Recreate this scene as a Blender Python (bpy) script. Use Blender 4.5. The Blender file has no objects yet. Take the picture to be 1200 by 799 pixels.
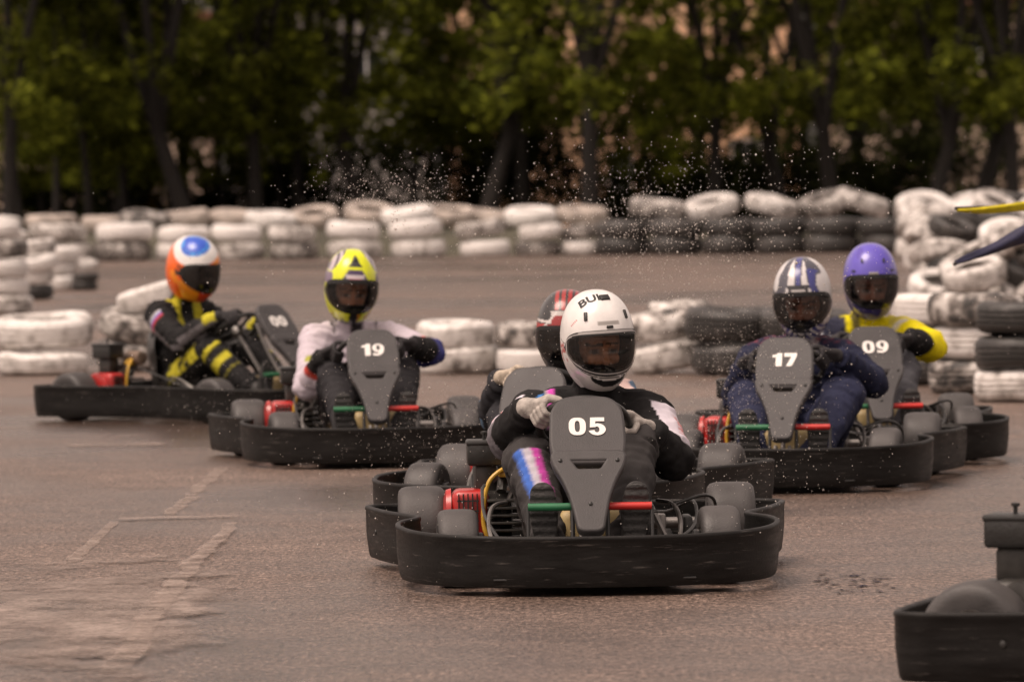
import bpy, bmesh, math, random
from mathutils import Vector, Matrix, noise
from mathutils.bvhtree import BVHTree
R = math.radians
random.seed(7)
scene = bpy.context.scene
col = scene.collection

# ------------------------------------------------------------------ camera, sky, sun, exposure
CAM_H, FPX, PITCH, ROLL = 1.33, 6650.0, math.atan(179.5/6650), R(0.75)
_f = Vector((0, math.cos(PITCH), -math.sin(PITCH)))
_u0 = Vector((0, math.sin(PITCH), math.cos(PITCH)))
_r0 = Vector((1, 0, 0))
_rt = _r0*math.cos(ROLL) - _u0*math.sin(ROLL)
_up = _u0*math.cos(ROLL) + _r0*math.sin(ROLL)
cam = bpy.data.cameras.new('camera')
cam_o = bpy.data.objects.new('camera', cam); col.objects.link(cam_o)
M4 = Matrix((_rt, _up, -_f)).transposed().to_4x4(); M4.translation = (0, 0, CAM_H)
cam_o.matrix_world = M4
cam.sensor_width = 36; cam.lens = FPX/1200*36
cam.clip_start = 0.5; cam.clip_end = 5000
cam.dof.use_dof = True; cam.dof.focus_distance = 19.3; cam.dof.aperture_fstop = 5.8
scene.camera = cam_o

world = bpy.data.worlds.new('World'); scene.world = world; world.use_nodes = True
SUN_EL, SUN_AZ = R(64), R(-125)         # veiled sun, high behind the camera to the left
wn = world.node_tree.nodes; wl = world.node_tree.links
sky = wn.new('ShaderNodeTexSky'); sky.sky_type = 'NISHITA'; sky.sun_disc = False
sky.sun_elevation = SUN_EL; sky.sun_rotation = SUN_AZ; sky.dust_density = 4; sky.air_density = 1.2
hs = wn.new('ShaderNodeHueSaturation'); hs.inputs['Saturation'].default_value = 0.12
tint = wn.new('ShaderNodeMix'); tint.data_type = 'RGBA'; tint.blend_type = 'MULTIPLY'
tint.inputs[0].default_value = 1.0; tint.inputs[7].default_value = (1.0, 0.80, 0.70, 1)
wl.new(sky.outputs[0], hs.inputs['Color']); wl.new(hs.outputs[0], tint.inputs[6])
wl.new(tint.outputs[2], wn['Background'].inputs[0]); wn['Background'].inputs[1].default_value = 0.125
sun = bpy.data.lights.new('sun', 'SUN'); sun.energy = 1.1; sun.angle = R(32); sun.color = (1, 0.86, 0.74)
sun_o = bpy.data.objects.new('sun', sun); col.objects.link(sun_o)
sdir = Vector((math.sin(SUN_AZ)*math.cos(SUN_EL), math.cos(SUN_AZ)*math.cos(SUN_EL), math.sin(SUN_EL)))
sun_o.rotation_euler = sdir.to_track_quat('Z', 'Y').to_euler(); sun_o.location = sdir*60
vs = scene.view_settings
vs.view_transform = 'Standard'; vs.look = 'None'; vs.exposure = 0.74; vs.gamma = 1
scene.cycles.use_denoising = True
scene.cycles.max_bounces = 8; scene.cycles.transparent_max_bounces = 16

def ray(px, py):
    return _f + _rt*((px-600)/FPX) + _up*((399.5-py)/FPX)
def ground(px, py, z=0.0):
    d = ray(px, py); t = (z-CAM_H)/d.z
    return Vector((0, 0, CAM_H)) + d*t
def at(px, py, dist):
    d = ray(px, py)
    return Vector((0, 0, CAM_H)) + d*(dist/d.y)

# ------------------------------------------------------------------ helpers
def tag(o, label=None, cat=None, group=None, kind=None):
    if label: o['label'] = label
    if cat: o['category'] = cat
    if group: o['group'] = group
    if kind: o['kind'] = kind
    return o
def empty(name, loc=(0, 0, 0), rot=(0, 0, 0), parent=None):
    o = bpy.data.objects.new(name, None); col.objects.link(o)
    o.location = loc; o.rotation_euler = rot; o.parent = parent
    o.empty_display_size = 0.1
    return o
def link(name, me, parent=None):
    o = bpy.data.objects.new(name, me); col.objects.link(o); o.parent = parent
    return o
def finish(name, bm, mat, parent=None, smooth=40):
    me = bpy.data.meshes.new(name)
    bmesh.ops.recalc_face_normals(bm, faces=bm.faces)
    bm.to_mesh(me); bm.free()
    for m in (mat if isinstance(mat, (list, tuple)) else [mat]): me.materials.append(m)
    if smooth is not None:
        me.shade_smooth()
        if smooth < 180: me.set_sharp_from_angle(angle=R(smooth))
    return link(name, me, parent)
def copy_tree(o, parent=None):
    c = o.copy(); col.objects.link(c); c.parent = parent
    for ch in list(o.children): copy_tree(ch, c)
    return c
def add_box(bm, c, s, rot=None, bevel=0.0, seg=2, mi=0):
    t = bmesh.new()
    bmesh.ops.create_cube(t, size=1)
    bmesh.ops.scale(t, vec=Vector(s), verts=t.verts)
    if bevel:
        bmesh.ops.bevel(t, geom=list(t.edges), offset=min(bevel, min(s)*0.49), segments=seg, affect='EDGES', profile=0.5)
    m = (rot.to_4x4() if rot else Matrix.Identity(4)); m = Matrix.Translation(Vector(c)) @ m
    vm = [bm.verts.new(m @ v.co) for v in t.verts]
    t.verts.index_update()
    for f in t.faces:
        nf = bm.faces.new([vm[v.index] for v in f.verts]); nf.material_index = mi
    t.free()
def frame_of(d):
    d = d.normalized()
    a = Vector((0, 0, 1)) if abs(d.z) < 0.9 else Vector((1, 0, 0))
    x = d.cross(a).normalized()
    return x, d.cross(x).normalized()
def add_tube(bm, pts, r, seg=8, cap=True, mi=0):
    pts = [Vector(p) for p in pts]
    rr = r if isinstance(r, (list, tuple)) else [r]*len(pts)
    rings = []; px = None
    for i, p in enumerate(pts):
        d = (pts[min(i+1, len(pts)-1)] - pts[max(i-1, 0)]).normalized()
        if px is None: x, y = frame_of(d)
        else:
            x = (px - d*px.dot(d)).normalized(); y = d.cross(x)
        px = x
        rings.append([bm.verts.new(p + (x*math.cos(2*math.pi*k/seg) + y*math.sin(2*math.pi*k/seg))*rr[i]) for k in range(seg)])
    for a, b in zip(rings, rings[1:]):
        for k in range(seg):
            bm.faces.new((a[k], a[(k+1) % seg], b[(k+1) % seg], b[k])).material_index = mi
    if cap:
        bm.faces.new(rings[0][::-1]).material_index = mi
        bm.faces.new(rings[-1]).material_index = mi
def smooth_path(pts, n=6, closed=False):
    pts = [Vector(p) for p in pts]; out = []; N = len(pts)
    rng = range(N) if closed else range(N-1)
    for i in rng:
        if closed: p0, p1, p2, p3 = pts[i-1], pts[i], pts[(i+1) % N], pts[(i+2) % N]
        else: p0, p1, p2, p3 = pts[max(i-1, 0)], pts[i], pts[i+1], pts[min(i+2, N-1)]
        for k in range(n):
            t = k/n
            out.append(0.5*((2*p1) + (p2-p0)*t + (2*p0-5*p1+4*p2-p3)*t*t + (3*p1-p0-3*p2+p3)*t**3))
    if not closed: out.append(pts[-1])
    return out
def add_lathe(bm, prof, m=None, seg=32, closed=False, mi=0, wob=None):
    """profile (r, z) turned about local z; closed joins last to first"""
    m = m or Matrix.Identity(4); rings = []
    for (r, z) in prof:
        ring = []
        for k in range(seg):
            a = 2*math.pi*k/seg
            p = Vector((r*math.cos(a), r*math.sin(a), z))
            if wob: p = wob(p, a)
            ring.append(bm.verts.new(m @ p))
        rings.append(ring)
    prs = list(zip(rings, rings[1:])) + ([(rings[-1], rings[0])] if closed else [])
    for a, b in prs:
        for k in range(seg):
            bm.faces.new((a[k], a[(k+1) % seg], b[(k+1) % seg], b[k])).material_index = mi
    if not closed:
        for ring, rv in ((rings[0], True), (rings[-1], False)):
            if prof[0 if rv else -1][0] > 1e-4: bm.faces.new(ring[::-1] if rv else ring).material_index = mi
def axis_mat(loc, zdir, xhint=None):
    z = Vector(zdir).normalized()
    x, y = frame_of(z)
    if xhint is not None:
        x = Vector(xhint); x = (x - z*x.dot(z)).normalized()
    y = z.cross(x)
    m = Matrix((x, y, z)).transposed().to_4x4(); m.translation = Vector(loc)
    return m
def add_capsule(bm, p0, p1, r0, r1, seg=14, rings=5):
    p0, p1 = Vector(p0), Vector(p1); d = p1-p0; L = d.length
    d = d/L if L > 1e-6 else Vector((0, 0, 1))
    prof = []
    for i in range(1, rings+1):
        a = -math.pi/2 + math.pi/2*i/rings; prof.append((r0*math.cos(a), r0*math.sin(a)))
    for i in range(rings):
        a = math.pi/2*i/rings; prof.append((r1*math.cos(a), L + r1*math.sin(a)))
    add_lathe(bm, prof, axis_mat(p0, d), seg)
def add_ell(bm, c, rad, rot=None, seg=20, rings=14):
    m = Matrix.Translation(Vector(c)) @ (rot.to_4x4() if rot else Matrix.Identity(4)) @ Matrix.Diagonal(Vector((*rad, 1)))
    add_lathe(bm, [(math.cos(a), math.sin(a)) for a in [(-math.pi/2)*.985 + math.pi*.985*i/rings for i in range(rings+1)]], m, seg)
def remesh(bm, voxel, smooth_it=2):
    me = bpy.data.meshes.new('tmp'); bmesh.ops.recalc_face_normals(bm, faces=bm.faces); bm.to_mesh(me); bm.free()
    o = bpy.data.objects.new('tmp', me); col.objects.link(o)
    md = o.modifiers.new('r', 'REMESH'); md.mode = 'VOXEL'; md.voxel_size = voxel
    if smooth_it:
        s = o.modifiers.new('s', 'SMOOTH'); s.factor = 0.5; s.iterations = smooth_it
    dg = bpy.context.evaluated_depsgraph_get()
    out = bpy.data.meshes.new_from_object(o.evaluated_get(dg))
    bpy.data.objects.remove(o); bpy.data.meshes.remove(me)
    return out
def set_colors(me, cols):
    at_ = me.color_attributes.new('paint', 'FLOAT_COLOR', 'POINT')
    flat = []
    for c in cols: flat += [c[0], c[1], c[2], 1.0]
    at_.data.foreach_set('color', flat)
def curve_mesh(loops, extrude=0.0, bevel=0.0, mat4=None):
    cu = bpy.data.curves.new('c', 'CURVE'); cu.dimensions = '2D'; cu.fill_mode = 'BOTH'
    cu.extrude = extrude; cu.bevel_depth = bevel; cu.bevel_resolution = 2
    for lp in loops:
        sp = cu.splines.new('POLY'); sp.points.add(len(lp)-1); sp.use_cyclic_u = True
        for i, (x, y) in enumerate(lp): sp.points[i].co = (x, y, 0, 1)
    o = bpy.data.objects.new('c', cu); col.objects.link(o)
    dg = bpy.context.evaluated_depsgraph_get()
    me = bpy.data.meshes.new_from_object(o.evaluated_get(dg))
    bpy.data.objects.remove(o); bpy.data.curves.remove(cu)
    if mat4: me.transform(mat4)
    return me
def text_mesh(txt, size=1.0, offset=0.0):
    cu = bpy.data.curves.new('t', 'FONT'); cu.body = txt; cu.size = size; cu.offset = offset
    cu.align_x = 'CENTER'; cu.align_y = 'CENTER'; cu.resolution_u = 3
    o = bpy.data.objects.new('t', cu); col.objects.link(o)
    dg = bpy.context.evaluated_depsgraph_get()
    me = bpy.data.meshes.new_from_object(o.evaluated_get(dg))
    bpy.data.objects.remove(o); bpy.data.curves.remove(cu)
    return me
def decal(name, me, target_me, origin, right, up, mat, parent, off=0.0022):
    """wraps a flat mesh onto a surface by rays along right x up reversed"""
    right = Vector(right).normalized(); up = Vector(up).normalized(); n = right.cross(up)
    bm = bmesh.new(); bm.from_mesh(me)
    bmesh.ops.triangulate(bm, faces=bm.faces)
    bmesh.ops.subdivide_edges(bm, edges=[e for e in bm.edges if e.calc_length() > 0.006], cuts=1, use_grid_fill=False)
    tree = BVHTree.FromPolygons([v.co for v in target_me.vertices], [p.vertices[:] for p in target_me.polygons])
    for v in bm.verts:
        p = Vector(origin) + right*v.co.x + up*v.co.y
        h, nn, _, _ = tree.ray_cast(p + n*0.3, -n)
        v.co = (h + n*off) if h else p
    bpy.data.meshes.remove(me)
    return finish(name, bm, mat, parent, smooth=180)

# ------------------------------------------------------------------ materials
def new_mat(name):
    m = bpy.data.materials.new(name); m.use_nodes = True
    return m, m.node_tree.nodes, m.node_tree.links, m.node_tree.nodes['Principled BSDF']
def N(nodes, typ, **kw):
    n = nodes.new(typ)
    for k, v in kw.items():
        if k in n.inputs.keys(): n.inputs[k].default_value = v
        else: setattr(n, k, v)
    return n
def ramp(nodes, stops, interp='LINEAR'):
    n = nodes.new('ShaderNodeValToRGB'); cr = n.color_ramp; cr.interpolation = interp
    while len(cr.elements) < len(stops): cr.elements.new(0.5)
    for e, (p, c) in zip(cr.elements, stops):
        e.position = p; e.color = (*c, 1) if isinstance(c, (tuple, list)) else (c, c, c, 1)
    return n
def basic(name, base, rough=0.5, metal=0.0, var=0.25, scale=12.0, bump=0.0, bscale=80.0, spec=0.5, coat=0.0, stretch=None):
    m, ns, ls, b = new_mat(name)
    tc = N(ns, 'ShaderNodeTexCoord'); src = tc.outputs['Object']
    oi = N(ns, 'ShaderNodeObjectInfo')
    if stretch:
        mp = N(ns, 'ShaderNodeMapping'); mp.inputs['Scale'].default_value = stretch; ls.new(src, mp.inputs[0]); src = mp.outputs[0]
    nz = N(ns, 'ShaderNodeTexNoise', Scale=scale, Detail=5.0, noise_dimensions='4D')
    ml = N(ns, 'ShaderNodeMath', operation='MULTIPLY'); ml.inputs[1].default_value = 31.0
    ls.new(oi.outputs['Random'], ml.inputs[0]); ls.new(ml.outputs[0], nz.inputs['W']); ls.new(src, nz.inputs['Vector'])
    rp = ramp(ns, [(0.3, tuple(c*(1-var) for c in base)), (0.7, tuple(min(1, c*(1+var)) for c in base))])
    ls.new(nz.outputs[0], rp.inputs[0]); ls.new(rp.outputs[0], b.inputs['Base Color'])
    rr = N(ns, 'ShaderNodeMapRange'); rr.inputs[1].default_value = 0.3; rr.inputs[2].default_value = 0.7
    rr.inputs[3].default_value = max(0.03, rough*0.8); rr.inputs[4].default_value = min(1, rough*1.2)
    ls.new(nz.outputs[0], rr.inputs[0]); ls.new(rr.outputs[0], b.inputs['Roughness'])
    b.inputs['Metallic'].default_value = metal; b.inputs['Specular IOR Level'].default_value = spec
    b.inputs['Coat Weight'].default_value = coat; b.inputs['Coat Roughness'].default_value = 0.08
    if bump:
        n2 = N(ns, 'ShaderNodeTexNoise', Scale=bscale, Detail=3.0); ls.new(tc.outputs['Object'], n2.inputs['Vector'])
        bp = N(ns, 'ShaderNodeBump', Strength=bump, Distance=0.004); ls.new(n2.outputs[0], bp.inputs['Height']); ls.new(bp.outputs[0], b.inputs['Normal'])
    return m
def painted(name, rough, bump, bscale, coat=0.0, spec=0.4, stretch=(1, 1, 1), sheen=0.0):
    m, ns, ls, b = new_mat(name)
    a = N(ns, 'ShaderNodeVertexColor', layer_name='paint')
    tc = N(ns, 'ShaderNodeTexCoord')
    nz = N(ns, 'ShaderNodeTexNoise', Scale=25.0, Detail=6.0); ls.new(tc.outputs['Object'], nz.inputs['Vector'])
    rp = ramp(ns, [(0.3, 0.88), (0.65, 1.0)])
    ls.new(nz.outputs[0], rp.inputs[0])
    mx = N(ns, 'ShaderNodeMix', data_type='RGBA', blend_type='MULTIPLY'); mx.inputs[0].default_value = 1.0
    ls.new(a.outputs[0], mx.inputs[6]); ls.new(rp.outputs[0], mx.inputs[7]); ls.new(mx.outputs[2], b.inputs['Base Color'])
    b.inputs['Roughness'].default_value = rough; b.inputs['Coat Weight'].default_value = coat; b.inputs['Coat Roughness'].default_value = 0.1
    b.inputs['Specular IOR Level'].default_value = spec
    n2 = N(ns, 'ShaderNodeTexNoise', Scale=bscale, Detail=4.0)
    ls.new(tc.outputs['Object'], n2.inputs['Vector'])
    bp = N(ns, 'ShaderNodeBump', Strength=bump, Distance=0.003); ls.new(n2.outputs[0], bp.inputs['Height']); ls.new(bp.outputs[0], b.inputs['Normal'])
    return m

MT = {}
MT['bumper'] = basic('bumper_plastic', (0.011, 0.0105, 0.010), 0.5, var=0.45, scale=9, bump=0.18, bscale=90, stretch=(1, 1, 6), spec=0.22)
def bumper_scratches():
    m = MT['bumper']; ns, ls = m.node_tree.nodes, m.node_tree.links; b = ns['Principled BSDF']
    src = b.inputs['Base Color'].links[0].from_socket
    tc = N(ns, 'ShaderNodeTexCoord'); oi = N(ns, 'ShaderNodeObjectInfo')
    mp = N(ns, 'ShaderNodeMapping'); mp.inputs['Scale'].default_value = (2.2, 2.2, 30); mp.inputs['Rotation'].default_value = (0, 0.06, 0)
    ad = N(ns, 'ShaderNodeVectorMath', operation='ADD'); ls.new(tc.outputs['Object'], ad.inputs[0]); ls.new(oi.outputs['Random'], ad.inputs[1])
    ls.new(ad.outputs[0], mp.inputs[0])
    nz = N(ns, 'ShaderNodeTexNoise', Scale=3.0, Detail=8.0, Roughness=0.7); ls.new(mp.outputs[0], nz.inputs['Vector'])
    rp = ramp(ns, [(0.585, 0.0), (0.68, 1.0)]); ls.new(nz.outputs[0], rp.inputs[0])
    mx = N(ns, 'ShaderNodeMix', data_type='RGBA'); mx.inputs[7].default_value = (0.085, 0.078, 0.072, 1)
    ls.new(rp.outputs[0], mx.inputs[0]); ls.new(src, mx.inputs[6]); ls.new(mx.outputs[2], b.inputs['Base Color'])
bumper_scratches()
MT['panel'] = basic('panel_plastic', (0.058, 0.055, 0.056), 0.5, var=0.22, scale=14, bump=0.3, bscale=260, spec=0.35)
MT['slick'] = basic('slick_rubber', (0.055, 0.051, 0.050), 0.55, var=0.35, scale=10, bump=0.25, bscale=160)
MT['rim'] = basic('rim_metal', (0.30, 0.28, 0.26), 0.4, metal=0.8)
MT['frame'] = basic('frame_paint', (0.03, 0.03, 0.03), 0.4, var=0.4)
MT['steel'] = basic('steel', (0.20, 0.19, 0.18), 0.45, metal=0.8, var=0.4)
MT['engine'] = basic('engine_metal', (0.035, 0.033, 0.03), 0.45, metal=0.3, var=0.5, scale=20)
MT['red'] = basic('red_enamel', (0.40, 0.014, 0.012), 0.35, var=0.3, coat=0.3)
MT['black'] = basic('black_plastic', (0.02, 0.02, 0.019), 0.4, var=0.3, bump=0.3)
MT['green'] = basic('green_sleeve', (0.02, 0.14, 0.06), 0.45, var=0.3)
MT['redbar'] = basic('red_sleeve', (0.5, 0.025, 0.02), 0.4, var=0.25)
MT['yellowhose'] = basic('yellow_hose', (0.55, 0.33, 0.04), 0.4)
MT['tank'] = basic('tank_plastic', (0.42, 0.32, 0.15), 0.45, var=0.3, scale=8)
MT['seat'] = basic('seat_shell', (0.022, 0.021, 0.02), 0.35, var=0.2)
MT['muffler'] = basic('muffler', (0.22, 0.16, 0.12), 0.6, metal=0.5, var=0.4)
MT['digit'] = basic('digit_vinyl', (0.78, 0.76, 0.73), 0.5, var=0.06)
MT['ink'] = basic('black_ink', (0.02, 0.02, 0.02), 0.4, var=0.1)
MT['redink'] = basic('red_ink', (0.6, 0.04, 0.03), 0.5, var=0.1)
MT['greyvent'] = basic('grey_vent', (0.33, 0.31, 0.29), 0.4, var=0.1)
MT['suit'] = painted('suit_cloth', 0.8, 0.9, 34, spec=0.25)
MT['shell'] = painted('helmet_lacquer', 0.28, 0.04, 40, coat=0.5, spec=0.5)
MT['lining'] = basic('helmet_lining', (0.012, 0.012, 0.012), 0.9)
MT['sole'] = basic('shoe_rubber', (0.03, 0.029, 0.028), 0.6, var=0.35, bump=1.0, bscale=70)
for nm, c in (('glove_grey', (0.36, 0.33, 0.30)), ('glove_black', (0.022, 0.02, 0.022)), ('glove_tan', (0.40, 0.34, 0.27))):
    MT[nm] = basic(nm, c, 0.8, var=0.3, scale=40, bump=0.5, bscale=150)
def visor_mat(name, col_, dens):
    m, ns, ls, b = new_mat(name)
    a = N(ns, 'ShaderNodeVertexColor', layer_name='paint')
    tr = N(ns, 'ShaderNodeBsdfTransparent'); tr.inputs[0].default_value = (*col_, 1)
    gl = N(ns, 'ShaderNodeBsdfGlossy', Roughness=0.08); gl.inputs[0].default_value = (0.9, 0.9, 0.9, 1)
    fr = N(ns, 'ShaderNodeFresnel', IOR=1.5)
    mp = N(ns, 'ShaderNodeMapRange'); mp.inputs[3].default_value = dens; mp.inputs[4].default_value = 0.55; ls.new(fr.outputs[0], mp.inputs[0])
    mx = N(ns, 'ShaderNodeMixShader'); ls.new(mp.outputs[0], mx.inputs[0]); ls.new(tr.outputs[0], mx.inputs[1]); ls.new(gl.outputs[0], mx.inputs[2])
    sp = N(ns, 'ShaderNodeSeparateColor'); ls.new(a.outputs[0], sp.inputs[0])
    b.inputs['Base Color'].default_value = (0.015, 0.015, 0.015, 1); b.inputs['Roughness'].default_value = 0.25
    # red channel 1 = opaque gasket, green channel 1 = pale edge bead
    mx2 = N(ns, 'ShaderNodeMixShader'); ls.new(sp.outputs[0], mx2.inputs[0]); ls.new(mx.outputs[0], mx2.inputs[1]); ls.new(b.outputs[0], mx2.inputs[2])
    mc = N(ns, 'ShaderNodeMix', data_type='RGBA'); mc.inputs[6].default_value = (0.015, 0.015, 0.015, 1); mc.inputs[7].default_value = (0.45, 0.43, 0.42, 1)
    ls.new(sp.outputs[1], mc.inputs[0]); ls.new(mc.outputs[2], b.inputs['Base Color'])
    ls.new(mx2.outputs[0], ns['Material Output'].inputs[0])
    return m
MT['visor'] = visor_mat('visor_clear', (0.62, 0.59, 0.57), 0.035)
MT['visor_dark'] = visor_mat('visor_smoked', (0.07, 0.07, 0.075), 0.05)
MT['visor_mid'] = visor_mat('visor_tinted', (0.52, 0.49, 0.48), 0.05)

def tyre_mat(name, white, dirt, off=0.0):
    m, ns, ls, b = new_mat(name)
    tc = N(ns, 'ShaderNodeTexCoord'); oi = N(ns, 'ShaderNodeObjectInfo')
    ml = N(ns, 'ShaderNodeMath', operation='MULTIPLY'); ml.inputs[1].default_value = 57.0; ls.new(oi.outputs['Random'], ml.inputs[0])
    n1 = N(ns, 'ShaderNodeTexNoise', Scale=3.2, Detail=7.0, Roughness=0.62, noise_dimensions='4D')
    ls.new(tc.outputs['Object'], n1.inputs['Vector']); ls.new(ml.outputs[0], n1.inputs['W'])
    n2 = N(ns, 'ShaderNodeTexNoise', Scale=14.0, Detail=6.0, noise_dimensions='4D')
    ls.new(tc.outputs['Object'], n2.inputs['Vector']); ls.new(ml.outputs[0], n2.inputs['W'])
    ad = N(ns, 'ShaderNodeMath', operation='ADD'); ls.new(n1.outputs[0], ad.inputs[0]); ls.new(n2.outputs[0], ad.inputs[1])
    # per-tyre amount of wear
    wr = N(ns, 'ShaderNodeMapRange'); wr.inputs[3].default_value = off-dirt*0.5; wr.inputs[4].default_value = off+dirt*0.5; ls.new(oi.outputs['Random'], wr.inputs[0])
    a2 = N(ns, 'ShaderNodeMath', operation='ADD'); ls.new(ad.outputs[0], a2.inputs[0]); ls.new(wr.outputs[0], a2.inputs[1])
    if white:
        rp = ramp(ns, [(0.0, (0.80, 0.77, 0.745)), (0.92/2, (0.72, 0.69, 0.66)), (1.09/2, (0.47, 0.44, 0.41)), (1.23/2, (0.17, 0.15, 0.135)), (1.34/2, (0.04, 0.037, 0.035))])
        dv = N(ns, 'ShaderNodeMath', operation='MULTIPLY'); dv.inputs[1].default_value = 0.5; ls.new(a2.outputs[0], dv.inputs[0]); ls.new(dv.outputs[0], rp.inputs[0])
        b.inputs['Roughness'].default_value = 0.6
    else:
        rp = ramp(ns, [(0.0, (0.02, 0.019, 0.018)), (0.5, (0.032, 0.03, 0.028)), (0.62, (0.07, 0.064, 0.06)), (0.75, (0.16, 0.15, 0.13))])
        dv = N(ns, 'ShaderNodeMath', operation='MULTIPLY'); dv.inputs[1].default_value = 0.5; ls.new(a2.outputs[0], dv.inputs[0]); ls.new(dv.outputs[0], rp.inputs[0])
        b.inputs['Roughness'].default_value = 0.5
    ls.new(rp.outputs[0], b.inputs['Base Color'])
    bp = N(ns, 'ShaderNodeBump', Strength=0.6, Distance=0.012); ls.new(n2.outputs[0], bp.inputs['Height']); ls.new(bp.outputs[0], b.inputs['Normal'])
    return m
MT['tyre_white'] = tyre_mat('white_painted_tyre', True, 0.5)
MT['tyre_worn'] = tyre_mat('worn_white_tyre', True, 0.55)
MT['tyre_grimy'] = tyre_mat('grimy_white_tyre', True, 0.16, 0.09)
MT['tyre_black'] = tyre_mat('black_tyre', False, 0.2)
MT['tyre_tan'] = basic('weathered_tyre', (0.38, 0.33, 0.29), 0.7, var=0.5, scale=4, bump=0.6, bscale=20)

# ------------------------------------------------------------------ ground, track, worn paint
def asphalt_mat():
    m, ns, ls, b = new_mat('wet_asphalt')
    tc = N(ns, 'ShaderNodeTexCoord'); P = tc.outputs['Object']
    big = N(ns, 'ShaderNodeTexNoise', Scale=0.35, Detail=5.0, Roughness=0.6)
    mp = N(ns, 'ShaderNodeMapping'); mp.inputs['Scale'].default_value = (0.55, 0.5, 1); ls.new(P, mp.inputs[0]); ls.new(mp.outputs[0], big.inputs['Vector'])
    mid = N(ns, 'ShaderNodeTexNoise', Scale=3.0, Detail=6.0, Roughness=0.65); ls.new(P, mid.inputs['Vector'])
    fine = N(ns, 'ShaderNodeTexNoise', Scale=62.0, Detail=3.0, Roughness=0.75)
    mpf = N(ns, 'ShaderNodeMapping'); mpf.inputs['Scale'].default_value = (1, 0.3, 1); ls.new(P, mpf.inputs[0]); ls.new(mpf.outputs[0], fine.inputs['Vector'])
    vor = N(ns, 'ShaderNodeTexVoronoi', Scale=90.0); ls.new(P, vor.inputs['Vector'])
    coarse = N(ns, 'ShaderNodeTexNoise', Scale=21.0, Detail=3.0, Roughness=0.8); ls.new(P, coarse.inputs['Vector'])
    r1 = ramp(ns, [(0.38, (0.082, 0.057, 0.045)), (0.60, (0.195, 0.141, 0.114))]); ls.new(big.outputs[0], r1.inputs[0])
    r2 = ramp(ns, [(0.3, 0.75), (0.7, 1.25)]); ls.new(mid.outputs[0], r2.inputs[0])
    r3 = ramp(ns, [(0.30, 0.15), (0.48, 0.75), (0.60, 1.25), (0.70, 2.1)]); ls.new(fine.outputs[0], r3.inputs[0])
    m1 = N(ns, 'ShaderNodeMix', data_type='RGBA', blend_type='MULTIPLY'); m1.inputs[0].default_value = 1
    ls.new(r1.outputs[0], m1.inputs[6]); ls.new(r2.outputs[0], m1.inputs[7])
    m2 = N(ns, 'ShaderNodeMix', data_type='RGBA', blend_type='MULTIPLY'); m2.inputs[0].default_value = 1
    r4 = ramp(ns, [(0.32, 0.6), (0.5, 0.97), (0.66, 1.4)]); ls.new(coarse.outputs[0], r4.inputs[0])
    m3 = N(ns, 'ShaderNodeMix', data_type='RGBA', blend_type='MULTIPLY'); m3.inputs[0].default_value = 1; ls.new(m1.outputs[2], m3.inputs[6]); ls.new(r4.outputs[0], m3.inputs[7])
    ls.new(m3.outputs[2], m2.inputs[6]); ls.new(r3.outputs[0], m2.inputs[7]); ls.new(m2.outputs[2], b.inputs['Base Color'])
    rr = N(ns, 'ShaderNodeMapRange'); rr.inputs[1].default_value = 0.35; rr.inputs[2].default_value = 0.65
    rr.inputs[3].default_value = 0.34; rr.inputs[4].default_value = 0.66; wet = ramp(ns, [(0.40, 1.0), (0.56, 0.0)]); ls.new(big.outputs[0], wet.inputs[0])
    rr.inputs[1].default_value = 0; rr.inputs[2].default_value = 1; rr.inputs[3].default_value = 0.46; rr.inputs[4].default_value = 0.20; ls.new(wet.outputs[0], rr.inputs[0]); ls.new(rr.outputs[0], b.inputs['Roughness'])
    sr = N(ns, 'ShaderNodeMapRange'); sr.inputs[3].default_value = 0.34; sr.inputs[4].default_value = 0.5; ls.new(wet.outputs[0], sr.inputs[0]); ls.new(sr.outputs[0], b.inputs['Specular IOR Level'])
    ad = N(ns, 'ShaderNodeMath', operation='ADD'); ls.new(fine.outputs[0], ad.inputs[0]); ls.new(vor.outputs['Distance'], ad.inputs[1]); ad2 = N(ns, 'ShaderNodeMath', operation='MULTIPLY_ADD'); ad2.inputs[1].default_value = 2.2; ls.new(coarse.outputs[0], ad2.inputs[0]); ls.new(ad.outputs[0], ad2.inputs[2]); ad = ad2
    bp = N(ns, 'ShaderNodeBump', Strength=0.9, Distance=0.007); ls.new(ad.outputs[0], bp.inputs['Height']); ls.new(bp.outputs[0], b.inputs['Normal'])
    br = N(ns, 'ShaderNodeMapRange'); br.inputs[3].default_value = 0.9; br.inputs[4].default_value = 0.35; ls.new(wet.outputs[0], br.inputs[0]); ls.new(br.outputs[0], bp.inputs['Strength'])
    return m
MT['asphalt'] = asphalt_mat()
MT['soil'] = basic('soil', (0.05, 0.042, 0.032), 0.9, var=0.4, scale=1.5, bump=0.8, bscale=8)
MT['bank'] = basic('bank_earth', (0.06, 0.055, 0.035), 0.9, var=0.5, scale=2.0, bump=1.0, bscale=5)

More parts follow.
